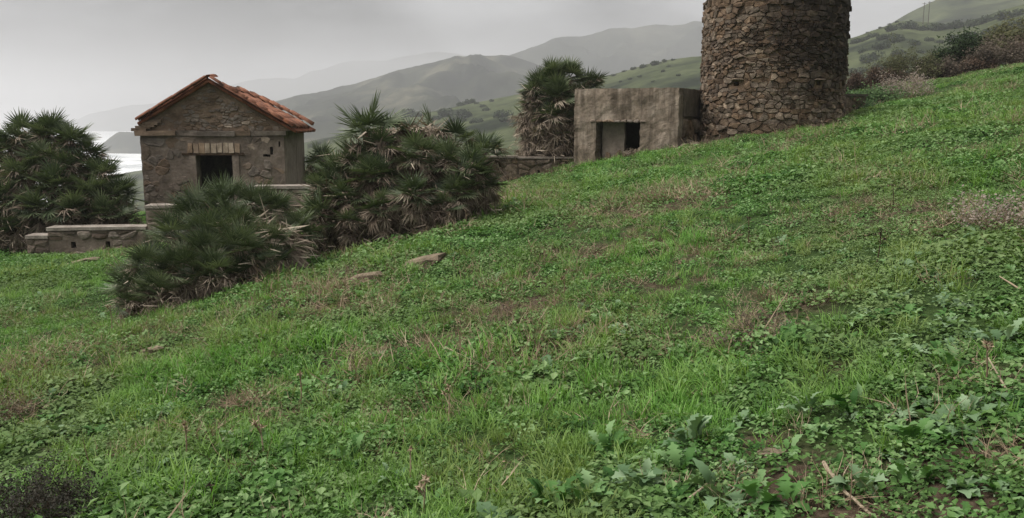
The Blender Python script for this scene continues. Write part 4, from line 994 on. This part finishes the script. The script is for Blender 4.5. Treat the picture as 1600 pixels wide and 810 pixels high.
for i, (px, py, r, tn, lab, s3) in enumerate(ROCKS):
    g = ground(px, py); o = inst('rock', rock_mesh(60 + i, .7, .45, 2, M['rock'], .45 + tn * .3), None, (g.x, g.y, g.z + r * s3[2] * .38), Euler((random.uniform(-.2, .2), -.25, random.uniform(-.5, .4))), tuple(r * k for k in s3)); tag(o, lab, 'rock')
def stick(name, label, pts, rad, mat='stick', cat='stick', side=()):
    P = [ground(*q[:2]) + Vector((0, 0, q[2])) for q in pts]; b0_ = P[0]
    root = thing(name, b0_, label, cat)
    mb = MB(); Q = []
    for i in range(len(P) - 1):
        for k in range(4): Q.append(P[i] + (P[i + 1] - P[i]) * k / 4 + Vector((random.uniform(-1, 1), random.uniform(-1, 1), random.uniform(-1, 1))) * rad * .5)
    Q.append(P[-1]); mb.tube([q - b0_ for q in Q], [rad * (1 - .45 * i / len(Q)) * random.uniform(.85, 1.1) for i in range(len(Q))], 7, .7); mb.build('shaft', M[mat], root)
    for (f, dx, dz, L) in side:
        p = P[0] + (P[-1] - P[0]) * f - b0_; mb = MB(); mb.tube([p, p + Vector((dx, 0, dz)) * L * .5, p + Vector((dx, .02, dz)) * L], [rad * .5, rad * .4, rad * .2], 5, .7); mb.build('side_twig', M[mat], root)
    return root
stick('dead_stick', 'pale split stick lying on bare soil at the bottom right', [(1286, 752, .06), (1312, 780, .05), (1360, 822, .03)], .010, side=[(.5, .6, .5, .08)])
stick('dead_stick', 'thin pale stick pointing up out of the weeds at the right edge', [(1580, 632, .02), (1540, 596, .10)], .006)
stick('dead_stick', 'long grey stick lying in the grass near the right edge', [(1595, 470, .05), (1560, 452, .08)], .006, mat='dry')
stick('dead_stick', 'bent bare twig rising from the dry tangle right of centre', [(1190, 525, .02), (1218, 505, .12), (1228, 498, .16)], .004, mat='dry', side=[(.5, .5, .9, .1), (.7, -.5, .9, .08)])
stick('dead_stick', 'thin pale stick on the soil at the bottom, under the broad leaves', [(1075, 805, .05), (1110, 782, .06)], .006)
def stalk(label, px, py, h, mat='dry', heads=3, seed=0, lean=.1):
    random.seed(900 + seed); g = ground(px, py); root = thing('dry_stalk', (g.x, g.y, g.z - .02), label, 'dry stalk', 'dry stalks in the grass')
    top = Vector((random.uniform(-lean, lean) * h, random.uniform(-lean, lean) * h, h))
    mb = MB(); mb.tube([(0, 0, 0), top * .5 + Vector((.02 * h, 0, 0)), top], [.0055, .0045, .003], 5, .4); mb.build('stem', M[mat], root)
    for k in range(heads):
        f = random.uniform(.55, 1); p = top * f; d = Vector((random.uniform(-.5, .5), random.uniform(-.5, .5), .9)) * h * .28 * (1.2 - f * .6)
        mb = MB(); mb.tube([p, p + d], [.003, .002], 4, .4); mb.build('side_stem', M[mat], root)
        e = p + d; mb = MB()
        for q in range(14):
            v = Vector((random.gauss(0, 1), random.gauss(0, 1), random.gauss(.5, 1))).normalized(); s_ = v.orthogonal().normalized() * .006
            mb.add([e - s_, e + s_, e + v * random.uniform(.015, .035)], [(0, 1, 2)], random.random())
        mb.build('seed_head', M[mat], root)
STALKS = [(660, 805, .17, 'dry', 4, 'brown dry stalk with curled heads at the bottom centre'), (1168, 392, .34, 'stem', 2, 'dark upright dead stalk standing in the grass right of centre'), (1368, 420, .3, 'stem', 4, 'dark dead stalk with side stems among the broad weeds right'), (413, 720, .28, 'dry', 3, 'reddish dry stalk left of the bottom centre'),
          (290, 735, .26, 'dry', 3, 'brown dry stalk in the dry patch at lower left'), (640, 760, .22, 'dry', 1, 'thin pale stalk left of the brown one at bottom centre'), (335, 800, .14, 'stem', 1, 'short dark stalk at the bottom left of centre'), (880, 470, .28, 'dry', 3, 'pale dry stalk in the middle of the slope'), (700, 670, .26, 'dry', 2, 'leaning straw stalk in the dry patch left of the tall grass'), (1395, 330, .26, 'stem', 1, 'thin dark stalk on the upper slope at right'), (175, 525, .34, 'dry', 3, 'pale dry stalk below the low palm clump at left'), (1540, 610, .22, 'dry', 3, 'dry brown stalk among the weeds at the right edge'), (470, 640, .3, 'dry', 2, 'thin dry stalk left of centre on the lower slope'), (720, 560, .34, 'dry', 2, 'dry stalk in the brown patch at the centre of the slope')]
for i, (px, py, h, mt, hd, lab) in enumerate(STALKS): stalk(lab, px, py, h, mt, hd, i)

# ------------------------------------------------------------------ ground cover
def leaf_shape(mb, base, d, up, L, wd, lobes, tone, curl=.25, n=5):
    """a lobed leaf with a folded midrib"""
    d = d.normalized(); s_ = d.cross(up).normalized(); nrm = s_.cross(d).normalized()
    mid = []; le = []; ri = []
    for i in range(n + 1):
        t_ = i / n; c = base + d * L * t_ + nrm * L * (.28 * math.sin(t_ * 2.2) - curl * t_ * t_)
        prof = math.sin(math.pi * min(1, t_ * .93 + .04)) ** .8
        k = wd * prof * (1 + lobes * (1 if i % 2 else -1) * .45) * random.uniform(.85, 1.12)
        mid.append(c); le.append(c - s_ * k + nrm * k * .3); ri.append(c + s_ * k + nrm * k * .3)
    V = mid + le + ri; m = n + 1; Fc = []
    for i in range(n): Fc += [(i, i + 1, m + i + 1, m + i), (i, 2 * m + i, 2 * m + i + 1, i + 1)]
    mb.add(V, Fc, [tone * .9] * m + [tone] * m * 2)
def grass_tuft(seed, nb=46, h=(.07, .17), spread=.11):
    random.seed(seed); mb = MB()
    for k in range(nb):
        a = random.uniform(0, 6.28); r = spread * math.sqrt(random.random()); p = Vector((r * math.cos(a), r * math.sin(a), -.02))
        L = random.uniform(*h); a2 = random.uniform(0, 6.28); le = random.uniform(.05, .7); d = Vector((math.cos(a2) * le, math.sin(a2) * le, 1)).normalized()
        s_ = Vector((-math.sin(a2), math.cos(a2), 0)); wd = random.uniform(.0018, .0036); bend = random.uniform(.1, .7) * L; hd = Vector((math.cos(a2), math.sin(a2), -.6))
        p1 = p + d * L * .45 + hd * bend * .12; p2 = p + d * L * .8 + hd * bend * .4; p3 = p + d * L + hd * bend * .8; tn = random.random()
        mb.add([p - s_ * wd, p + s_ * wd, p1 - s_ * wd, p1 + s_ * wd, p2 - s_ * wd * .7, p2 + s_ * wd * .7, p3], [(0, 1, 3, 2), (2, 3, 5, 4), (4, 5, 6)], [tn * .5] * 2 + [tn] * 5)
    return mb.mesh('grass_tuft', M['grass'])
def herb_clump(seed, nl=64, spread=.17, size=(.02, .045), mat='herb', hmax=.085):
    random.seed(seed); mb = MB()
    for k in range(nl):
        a = random.uniform(0, 6.28); r = spread * math.sqrt(random.random()); p = Vector((r * math.cos(a), r * math.sin(a), random.uniform(.0, hmax) * (1 - .5 * (r / spread) ** 2)))
        a2 = random.uniform(0, 6.28); d = Vector((math.cos(a2), math.sin(a2), random.uniform(-.3, .8))).normalized(); s_ = d.cross(Vector((random.gauss(0, .35), random.gauss(0, .35), 1))).normalized(); nr = s_.cross(d)
        L = random.uniform(*size); wd = L * random.uniform(.28, .45); tn = random.random()
        mb.add([p, p + d * L * .5 + s_ * wd + nr * L * .12, p + d * L * .55 - nr * L * .03, p + d * L * .5 - s_ * wd + nr * L * .12, p + d * L - nr * L * .1], [(0, 1, 2), (0, 2, 3), (2, 1, 4), (3, 2, 4)], tn)
    return mb.mesh('herb_clump', M[mat])
def rosette(seed, mat='broad', nl=9, L=(.045, .10)):
    random.seed(seed); mb = MB()
    for k in range(nl):
        a = 6.28 * k / nl + random.uniform(-.4, .4); el = random.uniform(.15, .9); d = Vector((math.cos(a), math.sin(a), el)); LL = random.uniform(*L)
        leaf_shape(mb, Vector((0, 0, .0)) + Vector((math.cos(a), math.sin(a), .3)) * random.uniform(.0, .05), d, Vector((0, 0, 1)), LL, LL * random.uniform(.18, .34), random.uniform(.25, .8), random.random(), random.uniform(.1, .6), n=7)
    return mb.mesh('rosette', M[mat])
def dry_clump(seed, n=24, h=(.08, .28)):
    random.seed(seed); mb = MB()
    for k in range(n):
        a = random.uniform(0, 6.28); r = .16 * math.sqrt(random.random()); p = Vector((r * math.cos(a), r * math.sin(a), -.01)); L = random.uniform(*h)
        d = Vector((random.gauss(0, .6), random.gauss(0, .6), random.uniform(.25, 1))).normalized(); s_ = d.orthogonal().normalized() * random.uniform(.0014, .003); q = p + d * L * .5 + Vector((random.gauss(0, .02), random.gauss(0, .02), 0)); e = p + d * L; tn = random.random()
        mb.add([p - s_, p + s_, q - s_, q + s_, e], [(0, 1, 3, 2), (2, 3, 4)], tn)
        for b_ in range(random.randint(0, 3)):
            f = random.uniform(.4, 1); pp = p + d * L * f; dd = (d + Vector((random.gauss(0, .6), random.gauss(0, .6), random.gauss(0, .4)))).normalized(); mb.add([pp - s_ * .7, pp + s_ * .7, pp + dd * L * .3], [(0, 1, 2)], tn)
    for k in range(10):
        a = random.uniform(0, 6.28); r = .17 * math.sqrt(random.random()); p = Vector((r * math.cos(a), r * math.sin(a), random.uniform(.01, .05))); d = Vector((random.gauss(0, 1), random.gauss(0, 1), random.gauss(0, .4))).normalized(); s_ = d.orthogonal().normalized(); L = random.uniform(.012, .03)
        mb.add([p, p + d * L * .5 + s_ * L * .3, p + d * L, p + d * L * .5 - s_ * L * .3], [(0, 1, 2, 3)], random.random() * .7)
    return mb.mesh('dry_clump', M['dry'])

def scatter(name, meshes, pts, scl, label):
    """ground cover nobody could count: one point object, a source mesh stood on each point"""
    src = bpy.data.collections.new(name + '_sources')
    for i, me in enumerate(meshes):
        so = bpy.data.objects.new('%s_source_%02d' % (name, i), me); src.objects.link(so)
    n = len(pts); me = bpy.data.meshes.new(name); me.vertices.add(n)
    x, y = pts[:, 0], pts[:, 1]; z = H(x, y)
    me.vertices.foreach_set('co', np.stack([x, y, z], 1).astype(np.float32).ravel())
    e = .15; gx = (H(x + e, y) - H(x - e, y)) / (2 * e); gy = (H(x, y + e) - H(x, y - e)) / (2 * e)
    rg = np.random.default_rng(len(name))
    rot = np.stack([np.arctan(gy) * .8 + rg.normal(0, .08, n), -np.arctan(gx) * .8 + rg.normal(0, .08, n), np.zeros(n)], 1)
    yaw = rg.random(n) * 6.283
    for nm, ty, val in (('rot', 'FLOAT_VECTOR', rot), ('yaw', 'FLOAT', yaw), ('scl', 'FLOAT', scl), ('idx', 'INT', rg.integers(0, len(meshes), n))):
        a = me.attributes.new(nm, ty, 'POINT'); a.data.foreach_set('vector' if ty == 'FLOAT_VECTOR' else 'value', np.asarray(val, dtype=np.int32 if ty == 'INT' else np.float32).ravel())
    o = bpy.data.objects.new(name, me); COL.objects.link(o); o['kind'] = 'stuff'; o['label'] = label; o['category'] = 'ground cover'
    ng = bpy.data.node_groups.new(name + '_nodes', 'GeometryNodeTree')
    ng.interface.new_socket('Geometry', in_out='INPUT', socket_type='NodeSocketGeometry'); ng.interface.new_socket('Geometry', in_out='OUTPUT', socket_type='NodeSocketGeometry')
    gi = ng.nodes.new('NodeGroupInput'); go = ng.nodes.new('NodeGroupOutput'); iop = ng.nodes.new('GeometryNodeInstanceOnPoints'); ci = ng.nodes.new('GeometryNodeCollectionInfo')
    ci.inputs['Collection'].default_value = src; ci.inputs['Separate Children'].default_value = True; ci.inputs['Reset Children'].default_value = True
    def na(nm, ty):
        q = ng.nodes.new('GeometryNodeInputNamedAttribute'); q.data_type = ty; q.inputs['Name'].default_value = nm; return q.outputs['Attribute']
    iop.inputs['Pick Instance'].default_value = True
    ng.links.new(gi.outputs[0], iop.inputs['Points']); ng.links.new(ci.outputs[0], iop.inputs['Instance']); ng.links.new(na('idx', 'INT'), iop.inputs['Instance Index'])
    ri = ng.nodes.new('GeometryNodeRotateInstances'); cx = ng.nodes.new('ShaderNodeCombineXYZ')
    ng.links.new(na('rot', 'FLOAT_VECTOR'), iop.inputs['Rotation']); ng.links.new(na('scl', 'FLOAT'), iop.inputs['Scale'])
    ng.links.new(na('yaw', 'FLOAT'), cx.inputs['Z']); ng.links.new(cx.outputs[0], ri.inputs['Rotation']); ri.inputs['Local Space'].default_value = True
    ng.links.new(iop.outputs[0], ri.inputs['Instances']); ng.links.new(ri.outputs[0], go.inputs[0])
    md = o.modifiers.new('scatter', 'NODES'); md.node_group = ng
    return o
RG = np.random.default_rng(4)
def keep_out(x, y):
    bad = (x - TC.x) ** 2 + (y - TC.y) ** 2 < (TR + .02) ** 2
    def rect(ox, oy, rz, wu, wv, p=0.0):
        dx, dy = x - ox, y - oy; u = dx * math.cos(rz) + dy * math.sin(rz); v = -dx * math.sin(rz) + dy * math.cos(rz)
        return (u > -p) & (u < wu + p) & (v > -p) & (v < wv + p)
    bad |= rect(HB.x, HB.y, HR, W, D); bad |= rect(b0.x, b0.y, BRZ, BW, BD); bad |= rect(wa.x, wa.y, math.atan2(wb.y - wa.y, wb.x - wa.x), Lw, .35)
    return bad
def candidates(dens):
    """points on the visible slope (and a margin), dens = [(y0, y1, per m2)]"""
    outp = []
    for y0, y1, dn in dens:
        n = int(dn * 2 * (.76 * y1 + 4.6) * (y1 - y0))
        yy = y0 + RG.random(n) * (y1 - y0); xx = (RG.random(n) * 2 - 1) * (.76 * y1 + 4.6); ok = np.abs(xx) < .76 * yy + 4.6; yy = yy[ok]; xx = xx[ok]
        outp.append(np.stack([xx, yy], 1))
    p = np.concatenate(outp); p = p[~keep_out(p[:, 0], p[:, 1])]
    return p
def thin(p, prob): return p[RG.random(len(p)) < np.clip(prob, 0, 1)]
def far_scale(p, a=.9, b_=1.3): return RG.uniform(.7, 1.25, len(p)) * (1.0 + 1.5 * fbm(p[:, 0] / 1.9 + 3, p[:, 1] / 1.5, 3, 91)) * (a + (b_ - a) * sstep(6, 22, p[:, 1]))
XY = lambda p: (p[:, 0], p[:, 1])

p = candidates([(.8, 5, 74), (5, 9, 62), (9, 15, 46), (15, 24, 28), (24, 38.5, 17)])
n_ = fbm(p[:, 0] / 1.3, p[:, 1] / 1.3, 3, 41)
p = thin(p, (.95 + n_ * .9) * (1 - .5 * soil_f(*XY(p))) * (1 - .55 * dry_f(*XY(p))) * (1 - .55 * grass_f(*XY(p))))
scatter('low_herbs', [herb_clump(600 + i, 60, .17, (.018, .04) if i < 5 else (.03, .06)) for i in range(8)], p, far_scale(p), 'short green clover-like herbs covering the whole slope')
p = candidates([(.8, 5, 75), (5, 9, 60), (9, 15, 40), (15, 24, 22), (24, 38.5, 12)])
n_ = fbm(p[:, 0] / 1.7, p[:, 1] / 1.7, 3, 51)
p = thin(p, (.28 + n_ * 1.3 + .9 * grass_f(*XY(p))) * (1 - .95 * soil_f(*XY(p))) * (1 - .3 * dry_f(*XY(p))))
scatter('grass', [grass_tuft(620 + i) for i in range(5)] + [grass_tuft(630 + i, 52, (.10, .22), .10) for i in range(3)], p, far_scale(p, .9, 1.25), 'bright green grass tufts growing through the herbs')
p = candidates([(.8, 5, 90), (5, 9, 45), (9, 15, 18), (15, 24, 5), (24, 38.5, 2.5)])
n_ = fbm(p[:, 0] / 1.5, p[:, 1] / 1.5, 3, 61)
p = thin(p, (.10 + n_ * .9 + .75 * broad_f(*XY(p))) * (1 - .5 * soil_f(*XY(p))) * (1 - .6 * dry_f(*XY(p))) * (1 - .5 * grass_f(*XY(p))))
scatter('broad_weeds', [rosette(640 + i, 'broad' if i < 7 else 'pale_leaf', 7 + i % 5, (.035 + .008 * (i % 4), .075 + .018 * (i % 4))) for i in range(10)], p, far_scale(p, .8, 1.2), 'broad leaved green weeds spread in patches over the slope')
p = candidates([(.8, 5, 30), (5, 9, 28), (9, 15, 26), (15, 24, 20), (24, 38.5, 13)])
n_ = fbm(p[:, 0] / 2.2, p[:, 1] / 2.2, 3, 71)
p = thin(p, (.08 + .05 * sstep(9, 20, p[:, 1]) + n_ * .9 + .85 * dry_f(*XY(p)) + .7 * soil_f(*XY(p))))
scatter('dry_litter', [dry_clump(660 + i) for i in range(6)], p, far_scale(p, .9, 1.25), 'dry brown stems and dead litter in patches among the green')

# single broad leaved weeds one can pick out near the camera
def weed(px, py, L, nl, mat, label, seed):
    nl += 4
    random.seed(700 + seed); g = ground(px, py); root = thing('broad_leaved_weed', (g.x, g.y, g.z), label, 'weed', 'broad leaved weeds in the near grass')
    for k in range(nl):
        a = random.uniform(0, 6.28); el = random.choice((.15, .4, .7, 1.1, 1.7)) + random.uniform(-.1, .2); d = Vector((math.cos(a), math.sin(a), el)); LL = L * random.uniform(.5, .85)
        r_ = random.uniform(.01, .07); mb = MB(); leaf_shape(mb, Vector((math.cos(a) * r_, math.sin(a) * r_, .02 + r_ * el * .5)), d, Vector((random.gauss(0, .25), random.gauss(0, .25), 1)), LL, LL * random.uniform(.18, .34), random.uniform(.4, .95), random.random(), random.uniform(.1, .6), n=9); mb.build('leaf', M[mat], root, smooth=True)
WEEDS = [(1075, 700, .16, 8, 'pale_leaf', 'tall pale grey-green weed standing above the tall grass at the lower centre'), (1000, 775, .14, 9, 'pale_leaf', 'pale broad leaved weed at the bottom, left of the tall pale one'), (1125, 785, .15, 9, 'pale_leaf', 'pale broad leaved weed at the bottom edge beside the thin pale stick'), (920, 795, .12, 9, 'broad', 'green broad leaved weed at the bottom edge right of centre'),
         (1185, 800, .13, 8, 'broad', 'green broad leaved weed at the bottom edge, left of the bare soil'), (550, 728, .12, 9, 'broad', 'dark broad leaved weed alone in the grass left of the bottom centre'), (615, 765, .07, 4, 'pale_leaf', 'small pale leaf cluster at the bottom, left of the brown stalk'), (950, 715, .12, 7, 'broad', 'yellow-green weed at the near edge of the tall grass'),
         (1060, 745, .13, 8, 'broad', 'green weed below the tall pale weed'), (1330, 655, .13, 8, 'broad', 'green weed in the dark row at the lower right, middle of the row'), (1255, 660, .12, 8, 'pale_leaf', 'pale weed at the left end of the dark row at the lower right'), (1420, 700, .12, 8, 'broad', 'green weed just above the bare soil at lower right'), (1520, 665, .13, 8, 'pale_leaf', 'pale weed with upright leaf at the right, above the bare soil'),
         (1490, 590, .13, 8, 'broad', 'green weed at the right, left of the thin pale stick'), (1565, 545, .14, 8, 'pale_leaf', 'pale weed at the right edge above the thin pale stick'), (1345, 780, .12, 8, 'pale_leaf', 'pale weed to the right of the split stick'), (1230, 800, .12, 8, 'broad', 'green weed at the bottom edge to the left of the split stick'), (860, 800, .12, 8, 'broad', 'low green weed at the bottom edge near the centre'), (530, 625, .10, 5, 'pale_leaf', 'small pale rosette in the lower middle of the slope'), (1420, 770, .11, 8, 'broad', 'green weed growing on the bare soil right of the split stick')]
for i, q in enumerate(WEEDS): weed(*q, i)

# ------------------------------------------------------------------ misty air
mb = MB(); x0, x1, y0, y1, z0, z1 = -6500, 3600, -60, 7400, SEA - 2, 235
mb.add([(x, y, z) for x in (x0, x1) for y in (y0, y1) for z in (z0, z1)], [(0, 1, 3, 2), (4, 6, 7, 5), (0, 4, 5, 1), (2, 3, 7, 6), (0, 2, 6, 4), (1, 5, 7, 3)])
m = bpy.data.materials.new('misty_air'); m.use_nodes = True; t = m.node_tree; t.nodes.clear()
o_ = t.nodes.new('ShaderNodeOutputMaterial'); pv = t.nodes.new('ShaderNodeVolumePrincipled'); pv.inputs['Color'].default_value = (.74, .74, .755, 1); pv.inputs['Density'].default_value = 0.00054; pv.inputs['Anisotropy'].default_value = 0.0
t.links.new(pv.outputs[0], o_.inputs['Volume'])
hz_o = mb.build('haze', m, kind='stuff')
